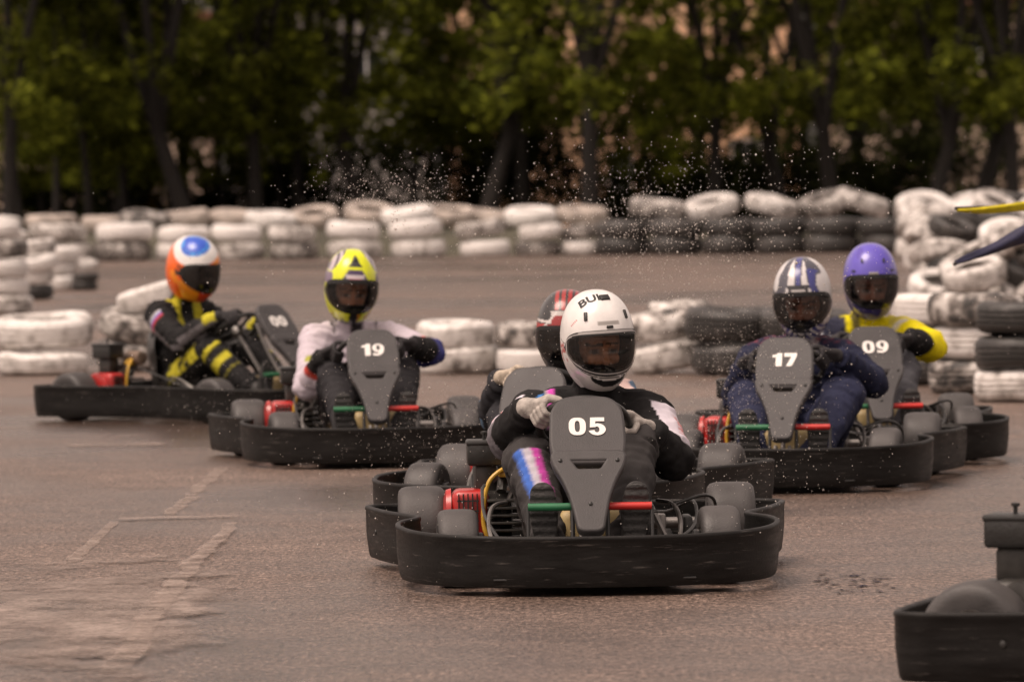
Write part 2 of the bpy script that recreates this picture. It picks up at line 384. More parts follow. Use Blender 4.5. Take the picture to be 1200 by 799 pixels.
def sheet(name, pts, z, mat):
    bm = bmesh.new()
    bm.faces.new([bm.verts.new((x, y, z)) for x, y in pts])
    o = finish(name, bm, mat, smooth=None); tag(o, kind='structure'); return o
sheet('ground', [(-2500, -300), (2500, -300), (2500, 4000), (-2500, 4000)], -0.006, MT['soil'])
sheet('track', [(-45, -30), (45, -30), (45, 112.2), (-45, 112.2)], 0.0, MT['asphalt'])
def earth_bank():
    bm = bmesh.new(); nx, ny = 70, 10; g = []
    for i in range(nx+1):
        x = -45 + 90*i/nx; row = []
        for j in range(ny+1):
            y = 113 + 14*j/ny
            s = min(1, j/2.0); s = s*s*(3-2*s)
            row.append(bm.verts.new((x, y, -0.02 + 0.47*s + 0.10*s*noise.noise((x*0.5, y*0.5, 3)))))
        g.append(row)
    for i in range(nx):
        for j in range(ny): bm.faces.new((g[i][j], g[i+1][j], g[i+1][j+1], g[i][j+1]))
    tag(finish('earth_bank', bm, MT['bank']), kind='structure')
earth_bank()

def worn_mat(name, colr, thr, scale, stretch, rough=0.6, soft=0.12):
    m, ns, ls, b = new_mat(name)
    tc = N(ns, 'ShaderNodeTexCoord')
    mp = N(ns, 'ShaderNodeMapping'); mp.inputs['Scale'].default_value = stretch; ls.new(tc.outputs['Object'], mp.inputs[0])
    nz = N(ns, 'ShaderNodeTexNoise', Scale=scale, Detail=9.0, Roughness=0.72); ls.new(mp.outputs[0], nz.inputs['Vector'])
    ed = N(ns, 'ShaderNodeVertexColor', layer_name='paint')   # worn thinner towards its edges
    mu = N(ns, 'ShaderNodeMath', operation='MULTIPLY_ADD'); mu.inputs[1].default_value = 0.38; mu.inputs[2].default_value = -0.38
    ls.new(ed.outputs[0], mu.inputs[0])
    ad = N(ns, 'ShaderNodeMath', operation='ADD'); ls.new(nz.outputs[0], ad.inputs[0]); ls.new(mu.outputs[0], ad.inputs[1])
    rp = ramp(ns, [(thr, 0.0), (thr+soft, 1.0)]); ls.new(ad.outputs[0], rp.inputs[0])
    f = N(ns, 'ShaderNodeTexNoise', Scale=70.0, Detail=3.0); ls.new(tc.outputs['Object'], f.inputs['Vector'])
    cr = ramp(ns, [(0.3, tuple(c*0.55 for c in colr)), (0.65, tuple(min(1, c*1.35) for c in colr))]); ls.new(f.outputs[0], cr.inputs[0]); ls.new(cr.outputs[0], b.inputs['Base Color'])
    b.inputs['Roughness'].default_value = rough
    bp = N(ns, 'ShaderNodeBump', Strength=0.6 if rough > 0.3 else 0.05, Distance=0.004); ls.new(f.outputs[0], bp.inputs['Height']); ls.new(bp.outputs[0], b.inputs['Normal'])
    tr = N(ns, 'ShaderNodeBsdfTransparent'); mx = N(ns, 'ShaderNodeMixShader')
    ls.new(rp.outputs[0], mx.inputs[0]); ls.new(tr.outputs[0], mx.inputs[1]); ls.new(b.outputs[0], mx.inputs[2]); ls.new(mx.outputs[0], ns['Material Output'].inputs[0])
    return m
MT['paint_line'] = worn_mat('worn_line_paint', (0.33, 0.26, 0.22), 0.32, 4.5, (1, 0.9, 1), soft=0.42)
MT['wash'] = worn_mat('pale_wash', (0.26, 0.205, 0.175), 0.30, 3.2, (0.8, 0.5, 1), soft=0.30)
MT['puddle'] = worn_mat('standing_water', (0.012, 0.011, 0.010), 0.55, 17.0, (1.0, 0.7, 1), rough=0.10, soft=0.05)
def strip(name, pix, widths, z, mat, fade=0.12):
    """a strip along a centre line on the ground; edges carry 0, the middle 1"""
    pts = [ground(x, y) for x, y in pix]; pts = smooth_path(pts, 8)
    ws = [widths[0] + (widths[-1]-widths[0])*i/(len(pts)-1) for i in range(len(pts))]
    bm = bmesh.new(); rows = []; cols = []
    for i, p in enumerate(pts):
        d = (pts[min(i+1, len(pts)-1)] - pts[max(0, i-1)]); d.z = 0; d.normalize(); n = Vector((-d.y, d.x, 0))
        row = []
        for k in (-1, -0.5, 0, 0.5, 1):
            v = p + n*(ws[i]*0.5*k*(1+0.4*noise.noise(p*5.0)) + 0.22*ws[i]*noise.noise(p*3.1+Vector((9, 0, 0)))); row.append(bm.verts.new((v.x, v.y, z)))
            e = min(1, 2*(1-abs(k))); e *= min(1, i/(fade*len(pts)), (len(pts)-1-i)/(fade*len(pts)))
            cols.append((e, e, e))
        rows.append(row)
    for a, b_ in zip(rows, rows[1:]):
        for k in range(4): bm.faces.new((a[k], a[k+1], b_[k+1], b_[k]))
    o = finish(name, bm, mat, smooth=None); set_colors(o.data, cols); tag(o, kind='structure'); return o
strip('road_marking', [(266, 545), (240, 567), (213, 592), (194, 607)], [0.10, 0.10], 0.004, MT['paint_line'])
strip('road_marking', [(132, 611), (180, 609), (230, 608), (284, 606)], [0.12, 0.18], 0.010, MT['paint_line'])
strip('road_marking', [(138, 609), (115, 630), (78, 664)], [0.06, 0.08], 0.004, MT['paint_line'])
strip('road_marking', [(280, 607), (245, 645), (205, 690), (165, 745), (128, 812)], [0.08, 0.16], 0.012, MT['paint_line'])
strip('road_marking', [(75, 523), (120, 522), (200, 520)], [0.5, 0.5], 0.004, MT['wash'])
strip('worn_patch', [(120, 628), (90, 690), (60, 760), (20, 860)], [1.0, 1.0], 0.006, MT['wash'], 0.4)
strip('worn_patch', [(215, 640), (180, 690), (120, 760), (50, 870)], [0.6, 0.7], 0.008, MT['wash'], 0.4)
strip('puddle', [(1003, 714), (1006, 697), (1016, 672), (1034, 640)], [0.36, 0.6], 0.004, MT['puddle'], 0.35)

# ------------------------------------------------------------------ buildings and low wall behind the trees
def window_wall(bm, x0, x1, y, z0, z1, wins):
    """front wall sheet with real openings, made of boxes between windows"""
    xs = sorted({x0, x1, *[w[0] for w in wins], *[w[1] for w in wins]}); zs = sorted({z0, z1, *[w[2] for w in wins], *[w[3] for w in wins]})
    for a, b_ in zip(xs, xs[1:]):
        for c, d in zip(zs, zs[1:]):
            mx_, mz = (a+b_)/2, (c+d)/2
            if any(w[0] < mx_ < w[1] and w[2] < mz < w[3] for w in wins): continue
            bm.faces.new([bm.verts.new(p) for p in ((a, y, c), (b_, y, c), (b_, y, d), (a, y, d))])
def building(name, label, x0, x1, y, h, colr, roofc, wins, depth=9):
    t = empty(name, ((x0+x1)/2, y, 0)); tag(t, label, 'building')
    wm = basic('render_'+name, colr, 0.85, var=0.10, scale=0.8); ox = (x0+x1)/2
    lw = [(a-ox, b_-ox, c, d) for a, b_, c, d in wins]
    bm = bmesh.new(); window_wall(bm, x0-ox, x1-ox, 0, 0, h, lw)
    for p in (((x0-ox, 0, 0), (x0-ox, 0, h), (x0-ox, depth, h), (x0-ox, depth, 0)), ((x1-ox, 0, 0), (x1-ox, depth, 0), (x1-ox, depth, h), (x1-ox, 0, h)), ((x0-ox, depth, 0), (x0-ox, depth, h), (x1-ox, depth, h), (x1-ox, depth, 0))):
        bm.faces.new([bm.verts.new(q) for q in p])
    finish('wall', bm, wm, t, smooth=None)
    bm = bmesh.new(); add_box(bm, (0, depth/2, h+0.2), (x1-x0+0.8, depth+0.8, 0.36)); finish('roof', bm, basic('roof_'+name, roofc, 0.8), t, smooth=None)
    for a, b_, c, d in lw:
        w = empty('window', ((a+b_)/2, 0.1, (c+d)/2), parent=t); W, H = b_-a, d-c
        bm = bmesh.new()
        for s in (-1, 1):
            add_box(bm, (s*(W/2-0.04), 0, 0), (0.078, 0.10, H)); add_box(bm, (0, 0.002, s*(H/2-0.04)), (W-0.16, 0.10, 0.078))
        add_box(bm, (0, 0.004, 0), (0.06, 0.08, H-0.16)); finish('frame', bm, MT['digit'], w, smooth=None)
        bm = bmesh.new(); add_box(bm, (0, 0.08, 0), (W, 0.02, H)); finish('pane', bm, MT['pane'], w, smooth=None)
MT['pane'] = basic('window_glass', (0.03, 0.035, 0.04), 0.08, var=0.1)
building('low_house', 'pale peach house behind the thin trunks on the left', -19, -9.2, 172, 6.4, (0.72, 0.55, 0.43), (0.2, 0.08, 0.05), [(-17.2, -16.0, 2.6, 4.4), (-13.2, -12.0, 2.6, 4.4)])
building('grey_house', 'grey rendered house behind the trees above the yellow helmet', -8.6, -2.6, 176, 7, (0.5, 0.46, 0.43), (0.12, 0.1, 0.1), [(-7.4, -6.2, 1.2, 2.8), (-5.0, -3.8, 4.0, 5.6)])
building('apartment_block', 'orange rendered block seen through leaves above the white helmet', -2.0, 9.2, 180, 11, (0.90, 0.58, 0.37), (0.15, 0.07, 0.05), [(-1.0, 0.4, 1.0, 2.8), (3.1, 3.9, 0.6, 2.4), (7.0, 8.0, 1.0, 2.8), (-0.8, 0.4, 6.6, 8.4), (3.4, 4.6, 7.6, 9.4)])
building('long_house', 'pale cream house behind the trees on the right', 10.0, 22, 174, 6.6, (0.55, 0.42, 0.33), (0.2, 0.09, 0.06), [(13.6, 14.5, 4.8, 6.0), (17.8, 18.9, 4.8, 6.0)])
bm = bmesh.new(); add_box(bm, (0, 0, 0.5), (11.0, 0.2, 1.0)); add_box(bm, (0, 0, 1.05), (11.1, 0.28, 0.08))
o = finish('boundary_wall', bm, basic('grey_block', (0.16, 0.14, 0.135), 0.9, var=0.25, scale=2), smooth=None); o.location = (8.0, 161, 0); tag(o, 'low grey wall behind the tree trunks on the right', 'wall')

# ------------------------------------------------------------------ trees
def leaf_mat(name, dark, light, trans):
    m, ns, ls, b = new_mat(name)
    g = N(ns, 'ShaderNodeNewGeometry'); oi = N(ns, 'ShaderNodeObjectInfo')
    rp = ramp(ns, [(0.0, dark), (0.75, tuple((a+b_)/2 for a, b_ in zip(dark, light))), (1.0, light)]); ls.new(g.outputs['Random Per Island'], rp.inputs[0])
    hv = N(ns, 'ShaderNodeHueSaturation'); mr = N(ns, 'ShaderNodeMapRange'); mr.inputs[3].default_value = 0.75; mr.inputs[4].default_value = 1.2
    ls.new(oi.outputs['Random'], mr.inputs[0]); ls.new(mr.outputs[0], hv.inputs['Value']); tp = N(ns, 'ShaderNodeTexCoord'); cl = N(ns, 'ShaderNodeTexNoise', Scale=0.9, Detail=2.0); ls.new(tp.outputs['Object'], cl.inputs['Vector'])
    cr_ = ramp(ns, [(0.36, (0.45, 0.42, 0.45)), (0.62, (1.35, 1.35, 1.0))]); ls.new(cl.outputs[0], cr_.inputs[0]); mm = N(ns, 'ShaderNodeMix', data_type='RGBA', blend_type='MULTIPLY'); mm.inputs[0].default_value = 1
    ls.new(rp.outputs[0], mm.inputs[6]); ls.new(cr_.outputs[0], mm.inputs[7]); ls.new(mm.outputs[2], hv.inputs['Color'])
    df = N(ns, 'ShaderNodeBsdfDiffuse'); tl = N(ns, 'ShaderNodeBsdfTranslucent'); mx = N(ns, 'ShaderNodeMixShader'); mx.inputs[0].default_value = trans
    ls.new(hv.outputs[0], df.inputs[0]); ls.new(hv.outputs[0], tl.inputs[0]); ls.new(df.outputs[0], mx.inputs[1]); ls.new(tl.outputs[0], mx.inputs[2])
    ls.new(mx.outputs[0], ns['Material Output'].inputs[0])
    return m
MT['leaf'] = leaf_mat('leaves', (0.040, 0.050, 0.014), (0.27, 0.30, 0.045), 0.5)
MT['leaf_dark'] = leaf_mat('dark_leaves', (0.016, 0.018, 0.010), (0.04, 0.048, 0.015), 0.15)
MT['leaf_gold'] = leaf_mat('gold_leaves', (0.30, 0.19, 0.02), (0.5, 0.33, 0.03), 0.3)
MT['bark'] = basic('bark', (0.018, 0.0145, 0.012), 0.9, var=0.4, scale=6, bump=1.0, bscale=14)
def leaf_mesh(clumps, n_leaf, size, seed):
    rnd = random.Random(seed); vs_, fs = [], []
    for c, r in clumps:
        for _ in range(n_leaf):
            d = Vector((rnd.gauss(0, 1), rnd.gauss(0, 1), rnd.gauss(0, 0.75))); d = d.normalized()*r*(rnd.random()**0.45)
            p = c + d
            n = Vector((rnd.gauss(0, 0.7), rnd.gauss(0, 0.7), 1)).normalized(); x, y = frame_of(n)
            a = rnd.random()*6.28; u = x*math.cos(a) + y*math.sin(a); w = n.cross(u); s = size*rnd.uniform(0.6, 1.3)
            i = len(vs_)
            vs_ += [p-u*s, p-w*s*0.5+u*s*0.1, p+u*s, p+w*s*0.5+u*s*0.1]; fs.append((i, i+1, i+2, i+3))
    me = bpy.data.meshes.new('crown'); me.from_pydata(vs_, [], fs); return me
def tree_meshes(seed, h, lean, fork, r0, crown_z0, crown_r):
    rnd = random.Random(seed); bm = bmesh.new(); tips = []
    base = Vector((0, 0, 0)); fk = Vector((lean, 0, fork))
    tr = smooth_path([base, base.lerp(fk, 0.5)+Vector((rnd.uniform(-.12, .12), 0, 0)), fk], 4)
    add_tube(bm, tr, [r0*(1.25 if i == 0 else 1-0.35*i/len(tr)) for i in range(len(tr))], 10)
    for k in range(5):
        a = 6.28*k/5 + rnd.random(); sp = rnd.uniform(0.5, 1.0)*crown_r
        e = fk + Vector((math.cos(a)*sp, math.sin(a)*sp, (h-fork)*rnd.uniform(0.45, 0.85)))
        mid = fk.lerp(e, 0.5) + Vector((rnd.uniform(-.3, .3), rnd.uniform(-.3, .3), 0.3))
        pth = smooth_path([fk - Vector((0, 0, 0.15)), mid, e], 4)
        add_tube(bm, pth, [r0*0.6*(1-0.8*i/len(pth)) for i in range(len(pth))], 7); tips.append((mid, e))
        for _ in range(2):
            q = mid.lerp(e, rnd.random()); e2 = q + Vector((rnd.uniform(-1, 1), rnd.uniform(-1, 1), rnd.uniform(-0.4, 0.9)))*crown_r*0.5
            add_tube(bm, [q, q.lerp(e2, 0.5)+Vector((0, 0, .1)), e2], [r0*.25, r0*.16, r0*.06], 6); tips.append((q, e2))
    clumps = []
    for q, e in tips:
        for _ in range(3): clumps.append((q.lerp(e, rnd.uniform(0.5, 1.1)) + Vector((rnd.gauss(0, .3), rnd.gauss(0, .3), rnd.gauss(0, .3))), rnd.uniform(0.45, 0.8)))
    for _ in range(66):
        a = rnd.random()*6.28; rr = crown_r*math.sqrt(rnd.random()); z = crown_z0 - 0.3 + (h-crown_z0+0.3)*rnd.random()**1.6
        clumps.append((Vector((lean+math.cos(a)*rr, math.sin(a)*rr, z)), rnd.uniform(0.35, 0.75)))
    tm = finish('trunk', bm, MT['bark'], smooth=60); me = tm.data; bpy.data.objects.remove(tm)
    return me, leaf_mesh(clumps, 66, 0.145, seed+1)
TV = [tree_meshes(11, 13.0, 0.1, 3.3, 0.20, 3.2, 2.4), tree_meshes(12, 13.5, -0.8, 2.6, 0.24, 3.4, 2.6), tree_meshes(13, 12.0, 0.25, 3.6, 0.13, 2.9, 2.1), tree_meshes(14, 14.0, 0.5, 2.3, 0.22, 3.6, 2.6)]
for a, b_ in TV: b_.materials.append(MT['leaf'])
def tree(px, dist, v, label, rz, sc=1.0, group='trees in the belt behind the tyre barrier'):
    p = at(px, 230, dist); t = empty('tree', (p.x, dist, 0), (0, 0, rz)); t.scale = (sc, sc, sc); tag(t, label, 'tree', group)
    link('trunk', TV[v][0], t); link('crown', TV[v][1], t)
tree(10, 134, 0, 'thick dark trunk at the left edge of the frame', 0.4, 1.0)
tree(66, 140, 2, 'slim dark tree just right of the thick trunk at the left edge', 1.3, 0.9)
tree(105, 137, 2, 'slim dark tree in front of the pale peach house', 2.6, 0.85)
tree(146, 141, 2, 'slim dark tree beside the golden sapling', 4.4, 1.0)
tree(228, 136, 1, 'thick leaning dark trunk rising above the orange helmet', 0.2, 1.05)
tree(300, 138, 0, 'straight dark tree between the orange helmet and the yellow helmet', 2.2, 1.0)
tree(348, 143, 2, 'slim straight tree left of the yellow helmet', 5.2, 1.0)
tree(425, 139, 3, 'dark tree directly above the yellow helmet', 3.0, 0.95)
tree(485, 146, 2, 'slim dark tree right of the yellow helmet', 0.9, 1.0)
tree(560, 137, 1, 'broad dark tree between the yellow and the red helmet', 3.4, 1.0)
tree(612, 145, 0, 'dark tree above the red and black helmet', 1.9, 1.0)
tree(690, 133, 0, 'thick straight dark trunk above the white helmet', 5.5, 1.15)
tree(762, 146, 2, 'thin grey trunk right of the white helmet', 2.0, 0.62)
tree(836, 138, 0, 'straight dark tree left of the silver and blue helmet', 0.1, 0.95)
tree(915, 145, 3, 'dark tree above the silver and blue helmet', 4.0, 1.0)
tree(978, 136, 1, 'leafy dark tree above the purple helmet', 1.2, 1.0)
tree(1092, 135, 3, 'forked dark trunk above the yellow flag tip', 0.3, 1.0)
tree(1136, 140, 1, 'leaning dark trunk between the forked trunk and the right edge', 3.3, 1.0)
tree(1188, 134, 0, 'dark straight trunk at the right edge of the frame', 2.5, 1.0)
for k, (px, dist, v, rz) in enumerate(((205, 152, 1, 2.0), (345, 156, 0, 1.0), (555, 152, 0, .2), (610, 155, 3, 1.1), (830, 158, 1, 5.0), (945, 158, 0, 2.9), (1150, 156, 3, 0.7), (1020, 153, 3, 3.9), (1085, 157, 0, 1.4))):
    tree(px, dist, v, 'back-row tree whose canopy closes the gap ' + ('above the orange helmet', 'left of the yellow helmet', 'between the yellow and red helmets', 'above the red and black helmet', 'left of the silver and blue helmet', 'above the silver and blue helmet', 'at the right edge', 'above the purple helmet', 'above the yellow flag tip')[k], rz, 0.98, 'back row of trees in the belt')
def bush(px, dist, w, h, label, mat='leaf_dark', seed=0, name='bush', cat='bush', n=70):
    rnd = random.Random(seed+50); p = at(px, 230, dist); t = empty(name, (p.x, dist, 0)); tag(t, label, cat, 'shrubs under the trees' if cat == 'bush' else None)
    n = int(n*1.6)
    bm = bmesh.new(); cl = []
    for k in range(6):
        e = Vector((rnd.uniform(-.5, .5)*w, rnd.uniform(-.3, .3)*w, h*rnd.uniform(.6, .9))); add_tube(bm, [(rnd.uniform(-.1, .1), 0, -0.05), e*0.5+Vector((0, 0, .1)), e], [.05, .035, .015], 6)
        for _ in range(4): cl.append((Vector((rnd.uniform(-.5, .5)*w, rnd.uniform(-.3, .3)*w, h*rnd.uniform(.12, .95))), rnd.uniform(.25, .45)*min(w, h)))
    finish('stem', bm, MT['bark'], t); me = leaf_mesh(cl, n, 0.13, seed+9); me.materials.append(MT[mat]); link('foliage', me, t)
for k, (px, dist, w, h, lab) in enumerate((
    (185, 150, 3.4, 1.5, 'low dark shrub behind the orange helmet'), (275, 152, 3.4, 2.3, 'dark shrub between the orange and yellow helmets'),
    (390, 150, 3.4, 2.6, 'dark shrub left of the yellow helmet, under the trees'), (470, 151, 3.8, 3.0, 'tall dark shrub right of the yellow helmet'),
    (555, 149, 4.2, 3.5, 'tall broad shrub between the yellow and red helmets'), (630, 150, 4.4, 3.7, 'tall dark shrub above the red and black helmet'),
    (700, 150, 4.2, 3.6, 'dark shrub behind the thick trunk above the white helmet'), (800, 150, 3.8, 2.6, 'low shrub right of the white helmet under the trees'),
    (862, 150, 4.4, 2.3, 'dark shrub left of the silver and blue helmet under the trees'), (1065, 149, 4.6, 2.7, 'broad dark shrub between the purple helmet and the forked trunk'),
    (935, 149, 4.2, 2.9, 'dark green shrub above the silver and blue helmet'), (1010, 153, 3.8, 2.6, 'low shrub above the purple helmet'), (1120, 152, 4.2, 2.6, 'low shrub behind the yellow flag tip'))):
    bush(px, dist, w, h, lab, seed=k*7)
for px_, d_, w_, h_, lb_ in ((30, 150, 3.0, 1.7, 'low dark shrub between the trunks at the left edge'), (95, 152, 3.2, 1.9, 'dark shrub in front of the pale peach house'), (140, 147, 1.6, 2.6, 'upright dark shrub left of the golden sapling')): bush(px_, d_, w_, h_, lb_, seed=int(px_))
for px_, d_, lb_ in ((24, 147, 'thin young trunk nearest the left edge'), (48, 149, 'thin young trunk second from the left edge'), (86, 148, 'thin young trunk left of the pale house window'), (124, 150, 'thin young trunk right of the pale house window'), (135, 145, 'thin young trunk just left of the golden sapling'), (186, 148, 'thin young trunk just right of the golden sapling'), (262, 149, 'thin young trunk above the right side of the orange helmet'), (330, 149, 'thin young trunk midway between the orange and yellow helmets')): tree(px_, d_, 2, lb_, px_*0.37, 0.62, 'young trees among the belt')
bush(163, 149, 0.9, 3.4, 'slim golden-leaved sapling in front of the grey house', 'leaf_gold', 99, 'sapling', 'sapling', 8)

# ------------------------------------------------------------------ tyres
def tyre_mesh(name, Ro, W, seed, groove=0.0, mat='tyre_white'):
    rnd = random.Random(seed); bm = bmesh.new(); prof = []
    pts = [(0.56, -0.30), (0.60, -0.42), (0.74, -0.50), (0.88, -0.47), (0.965, -0.36), (0.995, -0.20), (1.0, -0.07), (1.0, 0.07), (0.995, 0.20), (0.965, 0.36), (0.88, 0.47), (0.74, 0.50), (0.60, 0.42), (0.56, 0.30), (0.66, 0.22), (0.86, 0.24), (0.90, 0.0), (0.86, -0.24), (0.66, -0.22)]
    if groove:
        pts = pts[:5] + [(0.985, -0.26), (0.99, -0.20), (0.95, -0.185), (0.95, -0.15), (0.997, -0.135), (1.0, -0.04), (0.955, -0.03), (0.955, 0.03), (1.0, 0.04), (0.997, 0.135), (0.95, 0.15), (0.95, 0.185), (0.99, 0.20), (0.985, 0.26)] + pts[9:]
    k1, k2, k3, k4 = [rnd.uniform(-1, 1) for _ in range(4)]
    def wob(p, a):
        f = 1 + 0.018*k1*math.cos(2*a+k2*3) + 0.012*k3*math.cos(3*a+k4*3)
        return Vector((p.x*f, p.y*f, p.z*(1 + 0.06*math.cos(2*a+k3)) + 0.02*W*math.cos(a*3+k1)))
    add_lathe(bm, [(r*Ro, z*W) for r, z in pts], None, 44, closed=True, wob=wob)
    o = finish(name, bm, MT[mat], smooth=55); me = o.data; bpy.data.objects.remove(o); return me
TY = {}
for k, (Ro, W) in {'car': (0.295, 0.195), 'truck': (0.545, 0.335)}.items():
    for mt in ('white', 'worn', 'black', 'tan', 'grimy'):
        TY[k, mt] = [tyre_mesh('tyre', Ro, W, hash_, 1.0 if k == 'car' and (mt in ('black', 'worn', 'grimy') or (mt == 'white' and hash_ == 8)) else 0.0, 'tyre_'+mt) for hash_ in ((3, 8) if mt != 'tan' else (5,))]
rt = random.Random(21)
def tyre(k, mt, loc, label, group, tilt=(0, 0), sc=1.0, rz=None, scz=1.0):
    me = rt.choice(TY[k, mt]); o = link('tyre', me)
    o.location = loc; o.rotation_mode = 'ZYX'; o.rotation_euler = (tilt[0], tilt[1], rt.uniform(0, 6.28) if rz is None else rz); o.scale = (sc, sc, sc*scz)
    tag(o, label, 'tyre', group); return o
ORD = ['first', 'second', 'third', 'fourth', 'fifth', 'sixth', 'seventh', 'eighth', 'ninth', 'tenth', 'eleventh', 'twelfth', 'thirteenth', 'fourteenth', 'fifteenth', 'sixteenth']

# far barrier: two-high stacks of white truck tyres, (x0, x1, pixel width) in the photograph's order from the left
G1 = 'white tyres in the far two-high barrier'
far = [(-22, 40), (36, 108), (104, 178), (180, 246), (246, 310), (312, 373), (381, 448), (455, 523), (536, 598), (604, 653), (657, 707)]
for i, (a, b_) in enumerate(far):
    d0 = 110.5; xc = (a+b_)/2; p = at(xc, 300, d0); half = (b_-a)/2*d0/FPX
    sc = max(0.86, min(1.1, half/0.545))*0.965; h = 0.335*sc
    lo = 'lower white tyre of the %s stack from the left in the far barrier' % ORD[i]
    up_ = 'upper white tyre of the %s stack from the left in the far barrier' % ORD[i]
    sh = rt.uniform(-0.10, 0.10)
    tyre('truck', 'grimy' if i % 3 == 1 else 'white', (p.x + 0.03, d0, h/2+0.005), lo, G1, (rt.uniform(-.02, .02), rt.uniform(-.03, .03)), sc)
    ty_ = {8: -0.16, 4: 0.07, 7: -0.09, 5: .05, 9: -.09}.get(i, rt.uniform(-.08, .08))
    tyre('truck', 'white', (p.x + sh, d0 + rt.uniform(-.05, .05), h*1.52 + abs(ty_)*0.45), up_, G1, (rt.uniform(-.06, .02), ty_), sc*0.97)
# dark continuation of the barrier to the right, with white tyres thrown on top
G2, G3 = 'black tyres in the far barrier on the right', 'white tyres lying on the black far barrier'
xs = [731, 793, 855, 917, 979, 1038]
for i, xc in enumerate(xs):
    d0 = 110 - i*0.4; p = at(xc, 300, d0)
    for lv in range(2):
        tyre('truck', 'black', (p.x + rt.uniform(-.06, .06), d0, 0.17 + 0.335*lv), '%s black tyre of the %s black stack from the left in the far barrier' % (('lower', 'upper')[lv], ORD[i]), G2, (rt.uniform(-.03, .03), rt.uniform(-.04, .04)))
top = [(770, .10, 'flat weathered white tyre'), (835, -.16, 'tilted white tyre'), (905, .20, 'tilted white tyre with an open middle'), (968, -.25, 'large white tyre tilted up'), (1012, .3, 'leaning white tyre')]
for i, (xc, ti, ds) in enumerate(top):
    p = at(xc, 260, 110); tyre('truck', 'grimy' if i in (0, 2, 4) else 'white', (p.x, 110.3, 0.86 + abs(ti)*0.32), ds + ' on top of the black barrier, %s from left' % ORD[i], G3, (0.10 + 0.10*(i % 2), ti), 0.98)
# loose weathered tyres on the earth bank behind
G4 = 'weathered tyres on the bank behind the far barrier'
bk = [(-6, .05, 0), (58, 0, 0), (122, 0.05, 0), (170, 0.1, 0.06), (214, .12, -.1), (272, .08, 0.04), (318, .1, .1), (366, .24, -.08), (432, .24, .08), (478, .1, -.1), (526, .18, 0.05), (575, .1, .1), (622, .14, 0), (682, .12, .03)]
for i, (xc, tx, ty_) in enumerate(bk):
    p = at(xc, 255, 117); gz = 0.46
    tyre('truck', 'tan' if i % 3 else 'worn', (p.x, 117 + (i % 3)*0.4, gz + 0.19 + abs(tx)*0.40 + rt.uniform(0.0, 0.10)), 'weathered grey tyre %s from the left on the bank behind the far barrier' % ORD[i], G4, (tx, ty_), 1.0)
# near row behind the karts
G5 = 'tyres in the middle barrier behind the karts'
def near(px, py, k, mt, lv, label, tilt=(0, 0), sc=1.0, dz=0, dd=0, scz=1.0):
    p = ground(px, py); h = (0.195 if k == 'car' else 0.335)*sc*scz
    tyre(k, mt, (p.x*(1+dd/p.y), p.y + 0.29*sc + dd, h*(0.5 + lv) + 0.004 + dz), label, G5, tilt, sc, None, scz)
near(46, 441, 'car', 'grimy', 0, 'dirty lower white tyre under the big bulging tyre at the left edge', (0, 0.02), 1.14, scz=0.72)
near(48, 440, 'car', 'grimy', 1, 'big bulging white tyre tilted towards the camera behind the left kart', (0.10, -0.03), 1.25, dz=-0.02, scz=0.92)
near(160, 436, 'car', 'worn', 0, 'lower white tyre behind the engine of the left kart', (0, 0.08), 1.1)
near(163, 436, 'car', 'grimy', 1, 'middle white tyre behind the engine of the left kart', (0.1, 0.16), 1.05, dz=0.02)
near(180, 436, 'car', 'white', 2, 'upper white tyre tipped up beside the orange helmet driver', (-0.03, -0.24), 1.0, dz=0.05, dd=.15)
near(538, 439, 'car', 'grimy', 0, 'lower white tyre with a black streak right of the number 19 panel', (0, -0.04), 1.0)
near(534, 439, 'car', 'white', 1, 'upper white tyre right of the number 19 panel', (0.05, 0.0), 0.96)
near(626, 439, 'car', 'worn', 0, 'lower white tyre just left of the red and black helmet', (0, 0.02), 0.92)
near(624, 439, 'car', 'white', 1, 'upper white tyre just left of the red and black helmet', (0.02, 0.03), 0.92)
near(786, 439, 'car', 'grimy', 0, 'lower slanting white tyre right of the white helmet', (0.02, -0.16), 1.0, dz=0.03)
near(782, 439, 'car', 'white', 1, 'middle white tyre right of the white helmet', (0.06, -0.10), 1.0, dz=0.05)
near(798, 437, 'car', 'white', 2, 'topmost white tyre right of the white helmet', (0.04, -0.03), 0.80, dz=0.03, dd=.15)
near(866, 441, 'car', 'black', 0, 'lower black tyre between the white tyres and the number 17 panel', (0.02, 0.03), 1.1)
near(862, 441, 'car', 'black', 1, 'upper black tyre between the white tyres and the number 17 panel', (0.05, 0.03), 1.16, dz=0.012)
near(948, 441, 'car', 'black', 0, 'lower black tyre behind the silver and blue helmet driver', (0, 0), 1.1)
near(946, 441, 'car', 'black', 1, 'upper black tyre behind the silver and blue helmet driver', (0.08, 0.02), 1.1, dz=0.02)
